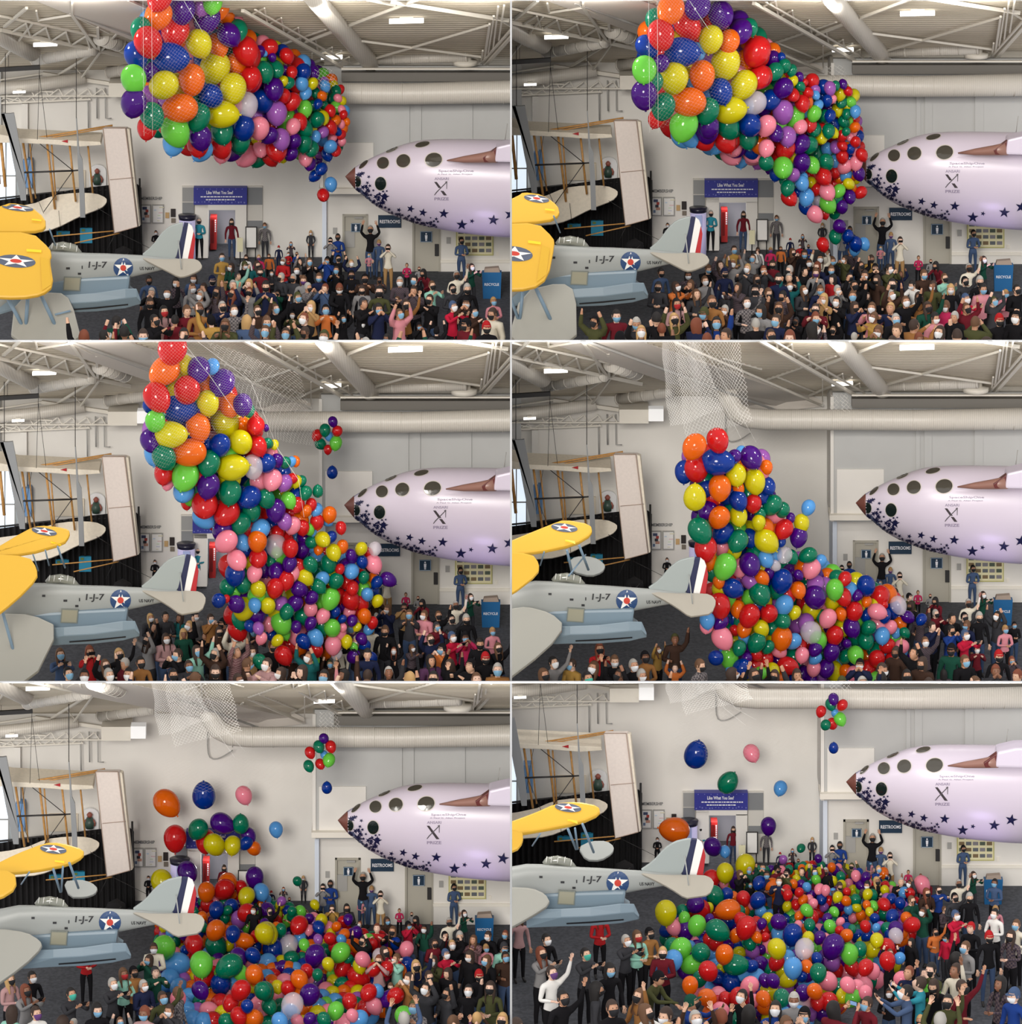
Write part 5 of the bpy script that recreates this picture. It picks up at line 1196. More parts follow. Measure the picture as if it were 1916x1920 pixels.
# ================================================================ balloons
BC = {'r':('red',(206,28,30)),'o':('orange',(232,106,8)),'y':('yellow',(214,202,14)),'g':('dark green',(0,120,88)),'l':('lime green',(112,206,70)),
 'b':('dark blue',(0,52,146)),'s':('light blue',(88,160,224)),'p':('purple',(70,6,124)),'v':('lilac',(160,92,180)),'k':('pink',(246,144,164)),'c':('clear',(226,216,226))}
def balloon_mat(k):
    nm, rgb = BC[k]; m = mat('latex_'+nm.replace(' ', '_'), rgb, .10, spec=.5); nt = m.node_tree; b = nt.nodes['Principled BSDF']
    b.inputs['Coat Weight'].default_value = .1; b.inputs['Coat Roughness'].default_value = .04
    out = nt.nodes['Material Output']; mx = nt.nodes.new('ShaderNodeMixShader')
    if k == 'c':
        t = nt.nodes.new('ShaderNodeBsdfTransparent'); mx.inputs[0].default_value = .62
    else:
        t = nt.nodes.new('ShaderNodeBsdfTranslucent'); t.inputs[0].default_value = (*s2l(rgb), 1); mx.inputs[0].default_value = .30
    nt.links.new(b.outputs[0], mx.inputs[1]); nt.links.new(t.outputs[0], mx.inputs[2]); nt.links.new(mx.outputs[0], out.inputs[0])
    return m
BM_ = {k: balloon_mat(k) for k in BC}
def balloon_geo(n, m):
    """latex balloon, unit half width, knot and lip at the bottom"""
    prof = []
    for i in range(m+1):
        th = math.pi*i/m; z = math.cos(th); r = math.sin(th)
        if z < 0: z *= 1.22; r *= (1-.10*(-math.cos(th))**2)
        prof.append((r, z))
    prof = prof[:-1]+[(.055, -1.21), (.045, -1.25), (.10, -1.32), (.03, -1.33)]
    vs = [Vector((0,0,1.0))]; fs = []
    for r, z in prof[1:]:
        for k in range(n): a = 2*math.pi*k/n; vs.append(Vector((r*math.cos(a), r*math.sin(a), z)))
    for k in range(n): fs.append((0, 1+k, 1+(k+1) % n))
    for i in range(len(prof)-2):
        for k in range(n): fs.append((1+i*n+k, 1+(i+1)*n+k, 1+(i+1)*n+(k+1) % n, 1+i*n+(k+1) % n))
    return vs, fs
BV, BF = balloon_geo(24, 16); BVL, BFL = balloon_geo(14, 9)
BMESH = mk_mesh('balloon', BV, BF, [0]*len(BF), [BM_['r']])
# each block: hall, corner of a close view of it (x, y) and its scale, then "x y half-width colour[direction of the knot in degrees][B = lies behind]"
DATA = [
(0,0,0,3.99,"""1190 -8 90 r;1180 120 100 o;1365 80 95 p;1545 145 98 p;1310 235 105 r;1110 320 105 r;1050 215 75 gB;1715 265 85 p;1770 235 80 gB;1490 330 95 y;1630 340 80 o;1275 435 118 b0;1020 415 90 b;1840 385 95 r;1605 510 112 y;1765 480 75 o;1435 600 98 o270;1130 540 70 pB;1220 640 105 y;1000 595 95 l;1745 665 98 y;1580 720 88 b;1870 590 80 r;1000 775 98 p;1345 810 108 o180;1140 870 90 g;1480 880 92 g;1665 855 104 y0;1845 790 85 c;1315 985 105 l;1100 960 75 rB;1660 990 85 g;1820 960 85 b;1500 1030 85 p;1300 1070 85 sB;1480 1080 85 rB;1510 1130 75 sB;1650 1090 85 r;1800 1070 70 g;1660 1140 70 kB;1740 1130 75 pB;1840 1170 80 kB;1400 1080 80 rB;1580 1080 75 gB;1720 1050 75 pB"""),
(0,410,80,7.37,"""230 300 125 o;420 200 165 r;460 530 140 r;630 410 130 g;790 370 115 g;760 640 140 p;600 810 155 b;800 980 145 v;900 740 95 r;1010 820 115 r;1100 780 95 oB;880 540 75 y;960 560 85 g;1010 410 80 r;910 390 70 pB;1060 590 95 rB;1150 570 90 s;1200 700 85 s;1190 910 105 l;920 1060 145 lB;560 1190 140 k;1030 1160 100 k;1120 1090 105 r;700 1290 110 p;860 1340 130 v;1350 1070 105 g;1180 1180 115 g;1260 1180 105 yB;1440 1040 90 y;1030 1370 105 p;1180 1400 110 g;1340 1300 75 s;1440 1240 80 v;1280 1470 105 g;800 1480 150 r;290 1390 135 g;330 1190 160 b;420 1470 115 oB;580 1470 110 k;350 1560 115 kB;1000 1540 90 p;1120 1540 85 lB;1200 1600 100 k;1260 1680 85 p;1440 1340 95 sB;1540 1440 90 s;1500 1550 80 bB;1540 1170 95 r;1540 940 80 r;1610 1080 75 o;1420 1440 70 rB;1640 1230 60 b;1570 1310 70 k;1690 1270 70 r;1720 1000 60 r;1690 1130 60 k;1770 1090 50 o;1740 950 75 sB;1700 930 60 k;1620 890 78 l;1630 990 70 gB;1710 810 60 yB;1650 770 60 k;1590 760 70 g;1620 670 75 g;1580 590 70 yB;1680 650 60 rB;1470 600 75 s;1450 550 70 vB;1370 590 75 kB;1290 570 80 y;1430 740 70 o;1440 690 75 yB;1370 850 65 b;1310 880 80 g;1330 690 70 g;1530 770 60 g;1270 670 60 oB;1450 860 65 gB;880 1560 90 y;720 1590 115 rB;1620 1500 75 r;1700 1370 60 k;1390 1530 75 vB;1380 1620 60 pB;560 130 80 pB;620 140 60 sB;740 205 60 pB;1415 1750 85 b;1330 1840 80 b225;1550 1960 88 s;1445 2110 86 r"""),
(1,212,0,7.37,"""640 140 185 o;1010 100 175 p;1340 210 175 p;880 360 180 r;510 490 185 r;420 260 130 gB;1200 550 165 y;1450 580 145 o;1610 440 155 p;1740 380 110 gB;810 720 205 b0;320 650 150 b;1830 720 185 r;1690 830 125 o;1400 880 200 y;1080 1050 175 o270;510 880 110 pB;690 1090 195 y;280 970 170 l;1650 1180 180 y;1340 1270 160 b;280 1320 180 p;1870 1070 150 r;540 1480 165 g;885 1410 200 o180;1150 1540 160 g;1470 1520 190 y10;1800 1430 155 c;820 1740 195 l;450 1640 120 rB;1170 1760 140 p;1440 1760 155 g;1740 1740 155 b;900 1900 130 sB;1100 1930 150 rB;1400 1950 150 r;1280 1990 130 sB"""),
(1,0,0,2,"""735 490 45 p;820 480 42 g;900 470 45 bB;640 510 40 sB;820 530 38 r;745 540 38 sB;885 520 36 g;830 550 38 kB;850 556 34 pB;930 545 32 oB;900 565 30 bB;905 580 34 kB;700 520 36 rB"""),
(1,442,90,7.37,"""10 190 110 o;200 110 120 r;210 410 140 r;390 330 115 g;520 250 90 g;620 310 75 g;480 130 60 bB;500 560 130 p;330 720 135 b;630 460 75 y;740 530 70 g;640 650 90 r;730 400 60 p;800 480 50 rB;500 890 145 v;770 770 105 r;830 740 90 oB;850 620 75 r;650 960 135 lB;930 910 100 l;950 650 65 s;990 790 70 s;950 580 70 vB;270 1080 130 k;740 1090 100 k;870 1060 100 r;400 1180 110 p;560 1230 125 v;930 1130 100 g;1030 1230 95 yB;1130 1150 90 g;1190 1170 80 y;1150 940 80 b;1070 940 80 gB;1110 730 75 b;1180 710 60 kB;1150 560 85 v;1230 520 60 g;1330 500 62 p;1400 600 65 r;1290 630 90 y;1310 750 80 g;1440 750 75 l;1250 860 80 y;1500 880 78 s;1380 910 70 g;1340 1020 80 g;1400 1020 70 lB;1490 1100 72 o;1370 1160 60 g;1420 1230 60 kB;1500 1300 75 r;1310 1220 78 r;1320 1350 70 r;1230 1370 88 v;1110 1400 88 s;1370 1350 60 oB;1430 1400 65 b;1590 1480 85 r;1510 1450 60 k;1510 1590 92 k;1320 1500 88 r;1220 1560 88 sB;1100 1580 105 g;760 1590 120 p;500 1660 140 l;900 1620 110 lB;530 1400 135 r;470 1530 125 rB;750 1330 120 p;860 1350 115 gB;960 1450 110 gB;270 1590 105 g;270 1390 110 k;190 1310 110 oB;50 1270 110 g;90 1500 125 kB;400 1740 90 bB;320 1670 70 pB;1350 1640 100 k;1550 1740 88 p;1370 1760 80 sB;1060 1780 115 r;640 1760 90 v;760 1800 80 sB;1220 1720 80 r;640 1510 80 yB"""),
(1,422,250,7.37,"""710 760 98 g;735 890 110 r;970 890 108 s;960 1010 98 bB;1090 1120 108 k;1220 1110 72 rB;1260 810 112 k;1420 800 88 l;1270 980 115 l;1460 1020 88 p;1570 880 88 p;1720 820 82 r;1560 700 78 y;1600 760 70 oB;1420 640 60 oB;1110 780 80 r;910 690 98 s;1040 680 70 yB;850 820 60 bB;1120 940 70 cB;1510 760 60 pB;1430 1290 93 p;1370 1430 90 g;1540 1420 80 b;1200 1540 88 r;1650 1530 93 b;1770 1530 80 s;1640 1610 80 sB"""),
(2,250,0,7.37,"""535 110 205 r;425 415 195 o;700 330 130 yB;900 400 160 p;1090 350 100 sB;1220 580 178 p;410 560 90 gB;330 780 185 r;740 680 185 r;1000 680 100 oB;1510 880 135 p;1590 950 90 gB;640 930 210 b0;230 900 100 bB;1330 890 150 o;1030 860 155 y;300 1110 140 l;1270 1120 195 y;1690 1170 125 r;1500 1150 100 oB;390 1010 60 gB;900 1190 168 o;525 1290 190 y5;240 1380 145 p;1490 1400 158 y;1720 1450 128 r;1200 1440 142 b;1010 1440 90 bB;770 1540 195 o190;430 1610 165 g;1040 1690 158 g;1380 1740 188 y10;1650 1740 148 c;1830 1690 135 b;1850 1410 70 g;1830 1200 50 pB"""),
(2,260,190,7.37,"""640 470 190 l;350 430 140 rB;400 560 90 kB;960 600 160 p;620 680 150 sB;1260 690 160 g;1530 760 155 b;1760 780 128 g;1560 950 130 gB;910 860 185 r;1210 970 180 r;720 760 110 lB;660 840 80 rB;900 1040 145 sB;1410 1120 135 g;1160 1220 150 pB;1205 1370 148 k;1430 1380 110 sB;1640 1370 135 o;1680 1200 130 sB;1360 1630 135 k;1450 1500 100 bB;1650 1600 130 r;1560 1680 100 yB;1330 1830 142 b;1600 1810 108 k"""),
(2,460,160,7.37,"""320 240 70 g;400 250 65 y;440 470 88 p;550 500 80 g;630 490 70 s;690 480 70 oB;370 740 138 k;540 780 108 v;640 720 80 r;700 760 80 yB;760 760 80 gB;830 920 90 g;600 1020 105 l;420 1160 140 p;710 1080 108 r;830 1170 88 o;910 1080 80 r;980 1150 88 s;540 1310 108 v;650 1370 115 k;790 1400 98 r;880 1420 80 lB;990 1320 98 rB;1160 1220 103 o;1130 1300 80 sB;1320 1400 80 r;1070 1560 108 y;1180 1530 80 bB;910 1600 90 g;620 1680 115 r;780 1700 108 p;430 1480 110 rB;930 1450 60 sB;1010 1700 70 oB;1220 1740 108 y;1340 1660 85 o;1600 1690 88 y;1790 1690 92 c;1700 1740 70 rB;1460 1780 78 p;1000 890 78 g90;1200 630 78 b90;1100 50 78 g;1270 65 75 r;990 120 75 r;1040 240 80 g;1250 230 88 l;1140 320 60 rB;1150 130 60 sB;1210 -65 68 p;420 1650 145 c270"""),
(2,380,370,7.37,"""340 680 110 g;560 640 108 gB;450 740 80 lB;220 860 100 b;470 910 118 p;330 830 50 rB;770 700 108 y;740 790 130 lB;720 920 90 s;900 930 108 y;1000 690 122 r;1150 580 118 r;1200 350 103 p;1010 450 120 pB;1240 490 98 kB;940 310 80 gB;1340 700 113 p;1500 820 98 p;1270 900 110 pB;1490 360 103 g;1740 350 113 g;1420 540 110 yB;1600 660 103 g;1650 560 100 sB;1840 590 108 g;1080 900 98 vB;1160 1010 103 g;1490 980 98 k;1660 1070 98 k;1760 840 135 l;1090 1170 145 l;1120 1300 98 lB;920 1180 98 kB;770 1240 83 v;650 1210 78 b;810 1380 83 k;940 1320 80 bB;1030 1410 80 y;1290 1220 78 p;1490 1170 88 p;1390 1420 98 b;1560 1370 112 s300;1790 1240 118 l;1800 1480 118 k;1570 1540 98 r;1120 1620 123 r300;790 1700 98 g;1540 1690 83 l;1850 1600 80 c"""),
(2,560,360,7.385,"""730 530 108 s;570 500 70 rB;740 330 83 p;880 400 83 b;1040 430 118 k;900 610 80 gB;850 580 80 rB;1030 620 70 oB;1080 680 83 b;1240 640 103 p330;950 850 88 s;1090 940 83 y;740 760 93 r;720 930 128 r;860 960 108 r;700 1090 88 kB;910 1150 98 o;1020 1240 80 r;970 1330 78 sB;740 1210 78 p;810 1300 60 yB;870 1460 83 p;910 1570 88 bB;760 1710 98 p;990 1740 93 b;660 1500 88 y;610 1310 60 kB;760 1570 60 lB;510 1090 70 bB;600 1190 60 bB"""),
(3,292,150,6.843,"""350 330 150 o;655 250 142 r;660 520 178 b0;1085 470 140 p;860 460 90 pB;950 390 70 sB;380 620 155 r;230 650 130 bB;1280 590 82 o;890 690 132 y;1130 780 138 y280;1290 830 108 bB;680 860 148 o;360 970 148 y90;920 1020 118 b;1110 1060 108 r;500 870 108 bB;920 860 80 oB;1350 1080 123 g;1480 1140 98 g;1200 1190 80 gB;520 1140 118 pB;670 1240 138 o;920 1220 118 y;1590 1240 60 pB;1730 1310 103 yB;1815 1110 90 s;1500 1390 118 r;1690 1490 116 p;430 1410 150 g300;720 1440 138 bB;500 1640 148 r;910 1540 133 g;1060 1500 108 bB;1280 1540 150 y;1180 1300 90 y;1280 1350 98 oB;1470 1550 60 bB;700 1620 100 kB;860 1680 98 yB;1510 1720 103 c;1600 1740 88 g;1810 1720 103 g200"""),
(3,322,380,7.383,"""580 320 160 l250;770 330 118 kB;930 290 148 p;1150 210 108 sB;1370 520 152 b;1280 300 80 cB;1070 690 150 g;920 740 108 lB;700 620 138 b;1290 650 118 gB;1600 640 108 o;1100 470 98 oB;1190 400 80 pB;1600 430 70 p;510 860 155 r;920 1000 148 r;1190 970 128 r;1400 850 128 sB;760 900 108 oB;1380 1060 118 g;1550 950 88 yB;850 1180 108 oB;1090 1170 108 yB;340 1060 108 s;330 1140 98 kB;520 1080 108 pB;550 1310 145 k300;720 1200 80 rB;1020 1370 128 g;1180 1430 88 gB;1370 1310 148 o;1530 1350 108 s;1330 1470 108 kB;780 1440 98 g;850 1310 88 sB;460 1580 108 b;820 1750 143 b;660 1740 70 sB;950 1820 88 yB;1060 1800 98 l;880 1590 80 p;1240 1760 108 y;1460 1690 128 r340;1650 1540 98 k;1650 1800 108 pB;1550 1860 88 b;1020 1540 88 rB;500 520 88 oB;800 780 80 rB"""),
(3,522,380,6.843,"""280 320 118 k;400 220 80 sB;330 520 115 vB;330 690 145 p;580 590 118 l270;710 450 88 r;690 680 108 rB;430 940 90 gB;490 960 113 k;280 1140 138 c;210 1010 108 vB;830 870 113 r;900 800 80 yB;660 900 78 oB;980 920 80 bB;1130 870 108 k340;1220 920 88 bB;800 1080 113 p;1010 1080 98 g;980 1240 108 g;580 1180 113 r;1190 1180 103 s;1300 1070 83 k;1370 1140 70 sB;1480 1140 68 g;1420 1010 88 oB;1520 940 83 p;1690 970 73 b;1400 790 108 c;990 740 68 o;1090 760 60 yB;1220 780 50 r;870 660 73 p;1430 1320 98 k;1430 1390 88 sB;850 1430 108 l;720 1450 88 gB;1120 1480 108 r;1250 1310 98 r;1310 1480 78 r;540 1390 108 p;330 1350 88 p;330 1470 80 s;310 1600 93 k;470 1600 108 pB;1000 1600 108 rB;720 1640 88 oB;820 1670 93 k;1100 1770 118 l;1190 1680 70 bB;1590 1480 83 p;740 1280 60 p;150 1300 80 rB;160 1420 88 k;280 1740 90 p"""),
(4,0,0,3.99,"""1250 905 96 o310;1525 840 90 b90;1825 845 63 k;1480 1100 75 g;1665 1055 80 p330;1800 1055 65 g90;1860 1140 55 pB;1310 1170 88 r270;1540 1190 80 rB;1605 1215 80 y;1740 1220 65 y;1840 1200 50 b;1900 1240 55 o"""),
(4,480,0,3.99,"""150 1100 53 s;405 525 41 r;470 480 43 g;508 420 39 p;560 480 42 r;545 580 48 l;480 610 38 rB;510 540 30 sB;395 625 41 g;530 785 41 b90"""),
(4,240,340,6.4,"""410 220 135 y;715 100 122 p;940 340 106 o270;1150 310 123 r;1190 240 118 oB;1360 280 80 rB;1520 165 112 p270;1420 390 103 y;1600 340 98 s;960 500 88 rB;1060 550 93 b;1230 500 83 bB;1190 560 60 g;1160 640 68 g;1420 590 112 r;1330 670 98 vB;1040 690 80 pB;1050 800 118 o;1260 840 93 b;1400 920 98 o350;1640 840 120 y;900 760 60 gB;790 960 113 r;1060 990 132 g;430 1010 148 l;570 1205 148 s190;880 1210 143 l;490 1400 128 sB;1210 1230 148 g215;1330 1120 108 pB;1500 1100 93 b;910 1360 128 rB;720 1330 88 oB;1110 1450 126 b;870 1520 103 p;1510 1330 108 o;1350 1520 118 r;1350 1310 98 lB;1040 1590 108 o;1230 1670 103 r;980 1780 123 k;1430 1710 78 b;1620 1530 108 g;1330 1830 103 r;1500 1860 108 o;1180 1900 98 g;1480 1480 70 yB;1210 980 68 yB;680 1040 60 bB"""),
(4,480,320,3.99,"""85 430 60 p;320 540 68 r;85 600 83 y;125 725 80 b;440 770 78 p250;630 745 72 l;470 800 70 vB;240 690 73 c;270 800 68 g;470 555 48 b;490 505 48 yB;190 570 43 g;395 490 38 p;395 575 38 k;465 645 38 v;555 640 48 r;640 645 38 s;360 685 43 l;560 600 38 yB;600 550 38 o;650 515 43 rB;660 610 43 o;690 495 40 p;755 590 43 p;930 620 46 r;875 680 43 r;1045 675 43 b;1065 710 48 kB;1125 720 56 k;820 700 45 g;740 690 48 o;740 740 40 rB;800 795 58 k;920 770 53 c;980 750 43 oB;830 760 40 bB;880 870 53 r;975 865 56 r;1045 820 43 p;775 845 53 y;690 790 35 g;645 860 66 r;770 920 76 r330;540 830 48 y;580 920 53 l;460 910 43 g;500 960 58 p;380 880 48 rB;80 830 73 s;155 870 53 pB;245 870 58 oB;325 945 66 o;390 930 48 kB;70 1035 70 g;240 1010 58 r;160 1000 48 yB;530 1035 66 k;270 1140 86 c;400 1060 78 p;100 1145 60 g;840 1045 63 r;910 1030 50 sB;885 1145 63 k;700 1110 58 r;595 1180 63 l;720 1215 48 k;650 1000 68 gB;440 1110 68 pB;180 1260 63 s;510 1245 53 g;310 1250 48 kB;400 1240 48 p;1110 1220 74 l;310 210 36 g;190 360 36 v;440 385 36 y;60 1180 58 kB;10 1230 48 o;120 1240 48 rB;10 930 48 o"""),
(5,0,0,3.99,"""1385 535 92 b80;1800 530 62 k;1625 745 76 g60;1220 1100 97 o170;1510 1230 68 p;1600 1265 43 s"""),
(5,480,0,4.008,"""500 125 41 p;480 165 43 g;565 170 40 r;405 218 40 r;550 275 48 l;490 310 43 rB;510 230 30 sB;440 320 41 g;500 490 38 b90;100 795 52 s;10 1080 60 p270;255 1245 34 g"""),
(5,242,340,6.4,"""1020 110 106 y270;1260 20 122 y;1430 70 53 g;1170 200 108 pB;850 190 108 rB;1430 230 83 b;1410 440 98 b;1240 420 88 r;900 380 108 g300;1040 370 80 bB;1050 550 130 o190;310 590 135 y;660 490 108 pB;730 560 118 rB;680 740 112 l;530 650 73 lB;400 760 93 k;545 810 112 p;310 800 83 bB;935 800 132 g325;830 660 58 p;1050 700 88 bB;1270 770 126 r250;1150 860 80 oB;1400 880 68 o;1500 880 58 r;1460 720 63 p;1320 950 83 g;1350 1060 93 v;1460 1030 58 pB;910 960 88 rB;480 1030 132 lB;620 950 88 kB;730 1070 118 g;395 1165 118 s;280 1255 108 s;610 1210 122 l;1010 1090 112 o;1190 1080 88 yB;1150 1210 135 g0;820 1290 118 r;930 1350 88 bB;1340 1230 78 b;1090 1420 118 b;600 1460 100 o270;1310 1460 108 k;1500 1400 78 pB;810 1610 112 o;1190 1620 123 r;1020 1620 80 rB;970 1790 118 k;1480 1620 93 o;1370 1640 70 kB;900 1480 98 pB;1150 1880 128 g;830 1780 88 oB;1270 1790 78 rB;970 1260 60 yB;1260 300 63 yB;1330 1890 78 o;1170 990 68 bB"""),
(5,480,320,4.008,"""40 260 70 o;90 520 63 p;190 615 76 b;85 600 58 sB;75 720 73 y;280 720 76 c;495 705 86 p250;490 820 65 vB;620 760 70 l;430 650 48 kB;70 820 60 rB;195 865 73 s;300 850 48 oB;45 960 53 p;110 1090 66 g;160 950 63 yB;385 900 66 g;460 965 73 k;520 880 58 rB;360 1040 61 o;270 1050 58 pB;380 1120 58 rB;225 1230 78 s;255 1150 68 cB;320 1200 58 vB;608 990 58 k;643 1090 63 l;740 1050 53 k;740 860 60 r;640 860 58 rB;905 810 63 r280;995 790 46 s;1020 950 66 k;825 655 53 y;905 700 58 r;700 720 53 g;970 620 56 c;1085 540 63 r;970 570 58 pB;1050 490 48 o;940 475 51 b;1000 375 43 b;880 460 48 gB;880 385 50 r;1165 238 63 k290;875 150 41 o;740 180 38 p;705 240 40 p;755 310 40 y;700 280 38 lB;600 290 33 r;560 240 38 y;300 255 36 s;240 295 36 r;200 230 33 o;370 200 38 l;400 140 38 y;385 40 31 p;120 50 34 v;70 160 36 y;135 185 33 b;440 280 38 k;490 290 30 sB;410 345 43 b;530 330 40 y;595 360 40 o;610 420 38 s;675 410 36 y;705 470 43 o;645 490 38 kB;810 490 40 b;740 550 43 r;750 620 43 b;810 620 38 kB;820 560 33 s;595 620 50 o;545 580 38 r;475 550 48 l;550 515 33 k;505 440 38 l;450 490 38 p;430 400 38 v;300 430 48 l;270 350 40 o;215 385 38 r;150 400 38 y;65 350 43 o;55 420 43 o;320 540 46 g;240 470 36 o;235 540 33 k;345 380 38 k;320 345 33 k;310 640 48 y;395 635 48 p;1237 1055 71 l;640 570 33 g;330 310 38 pB;375 790 43 bB;260 930 43 bB;750 390 33 oB;770 440 33 y;870 760 43 pB"""),
]
def base_depth(h, x, y):
    if h == 0: return 25-max(0, min(1, (x-250)/390.0))*15
    if h == 1: return 25-max(0, min(1, (x-250)/400.0))*11
    if h == 2:
        if x > 570 and y < 280: return 9.0
        return 25-max(0, min(1, (x-300)/420.0))*6
    if h == 3:
        if x > 570 and y < 260: return 9.0
        return 25-max(0, min(1, (x-300)/460.0))*8
    if x > 560 and y < 240: return 9.0
    g = fl_d(h, max(YBL[h]+20, y+42*pscale(h, y+40)))
    return min(25.5, g+1.2)
BAL = []
for (h, ox, oy, sc_, txt) in DATA:
    for it in txt.replace('\n', '').split(';'):
        q = it.split(); x, y, r = (float(v) for v in q[:3]); code = q[3]; k = code[0]; back = code.endswith('B'); ang = code[1:].rstrip('B')
        BAL.append(dict(h=h, x=ox+x/sc_, y=oy+y/sc_, r=r/sc_, k=k, back=back, ang=float(ang) if ang else None, fill=False))
# loose fill behind the counted ones
FILLP = {0:[(268,50),(300,12),(400,5),(470,70),(560,110),(635,160),(645,230),(630,290),(570,300),(480,295),(350,280),(290,235),(258,180)],
 1:[(262,45),(290,12),(420,30),(480,90),(560,150),(640,170),(655,260),(650,330),(610,400),(560,380),(500,320),(380,280),(290,235),(255,180)],
 2:[(300,70),(390,60),(470,150),(510,220),(560,300),(600,380),(650,420),(700,470),(660,520),(620,590),(520,570),(440,540),(420,470),(440,380),(390,320),(300,260),(280,140)],
 3:[(330,210),(470,220),(490,300),(510,390),(560,420),(620,440),(720,480),(740,560),(640,640),(430,640),(390,560),(370,420),(350,300)],
 4:[(300,440),(420,390),(520,410),(640,460),(720,480),(770,540),(740,600),(660,645),(360,645),(320,570),(290,520)],
 5:[(300,440),(380,390),(420,360),(560,340),(640,350),(760,400),(760,450),(730,520),(640,600),(540,640),(400,640),(330,560),(290,480)]}
RADP = {0:lambda x, y: 25-13*min(1, max(0, (x-260)/380)), 1:lambda x, y: 25-13*min(1, max(0, (x-250)/400)), 2:lambda x, y: 24-9*min(1, max(0, (x-350)/350)),
 3:lambda x, y: 19, 4:lambda x, y: 10+10*min(1, max(0, (y-430)/200)), 5:lambda x, y: 8.5+10*min(1, max(0, (y-340)/260))}
rb = random.Random(3)
for h in range(6):
    poly = FILLP[h]; xs = [p[0] for p in poly]; ys = [p[1] for p in poly]; cnt = 0
    for _ in range(9000):
        x, y = rb.uniform(min(xs), max(xs)), rb.uniform(min(ys), max(ys))
        if not inside(x, y, poly): continue
        r = RADP[h](x, y)*rb.uniform(.85, 1.05)
        near = [b for b in BAL if b['h'] == h and (b['x']-x)**2+(b['y']-y)**2 < (.76*max(r, b['r']))**2]
        if near: continue
        BAL.append(dict(h=h, x=x, y=y, r=r, k=rb.choice('rrrooyyggglbbsspppvkk'), back=True, ang=None, fill=True)); cnt += 1
    print('fill', h, cnt)
for h in range(6):
    lst = [b for b in BAL if b['h'] == h and not b['back']]+[b for b in BAL if b['h'] == h and b['back'] and not b['fill']]+[b for b in BAL if b['h'] == h and b['fill']]
    done = []
    for b in lst:
        d = base_depth(h, b['x'], b['y'])
        for c in done:
            dx, dy = b['x']-c['x'], b['y']-c['y']; rr = (b['r']+c['r'])*.90; q = dx*dx+dy*dy
            if q < rr*rr:
                m_ = mpp(h, c['d']); need = math.sqrt(rr*rr-q)*m_*.62
                d = min(d, c['d']-need)
        b['d'] = max(d, droof(h, b['y'])+b['r']*.03 if h < 4 and b['y'] < yback(h) else 1.2)
        if b['y']+b['r']*1.3 > YBL[h]+4: b['d'] = max(b['d'], fl_d(h, b['y']+b['r']*1.3)+.3)
        done.append(b)
BAL.sort(key=lambda b: -(b['r']-(4 if b['back'] else 0)-(30 if b['fill'] else 0)))
for i, b in enumerate(BAL): b['ind'] = i < 299
print('balloons', len(BAL))
def zone(b):
    h = b['h']; g = [q for q in BAL if q['h'] == h]; x0, x1 = min(q['x'] for q in g), max(q['x'] for q in g); y0, y1 = min(q['y'] for q in g), max(q['y'] for q in g)
    cx = (b['x']-x0)/(x1-x0); cy = (b['y']-y0)/(y1-y0)
    v = 'upper' if cy < .34 else ('lower' if cy > .67 else 'middle'); w = 'left' if cx < .34 else ('right' if cx > .67 else 'centre')
    return v+' '+w
def neigh(b, n=2):
    g = sorted([q for q in BAL if q['h'] == b['h'] and q is not b and q['ind']], key=lambda q: (q['x']-b['x'])**2+(q['y']-b['y'])**2)[:n]
    out = []
    for q in g:
        dx, dy = q['x']-b['x'], q['y']-b['y']
        rel = ('right of' if dx < 0 else 'left of') if abs(dx) > abs(dy) else ('below' if dy < 0 else 'above')
        out.append(rel+' '+BC[q['k']][0].split()[-1])
    return out
lab = {}
for b in [b for b in BAL if b['ind']]:
    nb = neigh(b); key = '%s balloon %s and %s, %s of bundle, %s hall' % (BC[b['k']][0], nb[0], nb[1], zone(b), HN[b['h']])
    lab.setdefault(key, []).append(b)
for key, bs in lab.items():
    bs.sort(key=lambda b: b['x'])
    for i, b in enumerate(bs):
        if len(bs) == 1: b['label'] = key
        else:
            nb = neigh(b, 1); b['label'] = '%s %s balloon %s, %s of bundle, %s hall' % (['leftmost','second','third','fourth'][i], BC[b['k']][0], nb[0], zone(b), HN[b['h']])
BPART = [{'v':[], 'f':[], 'm':[]} for _ in range(6)]; BMATS = [BM_[k] for k in BC]; KI = {k: i for i, k in enumerate(BC)}
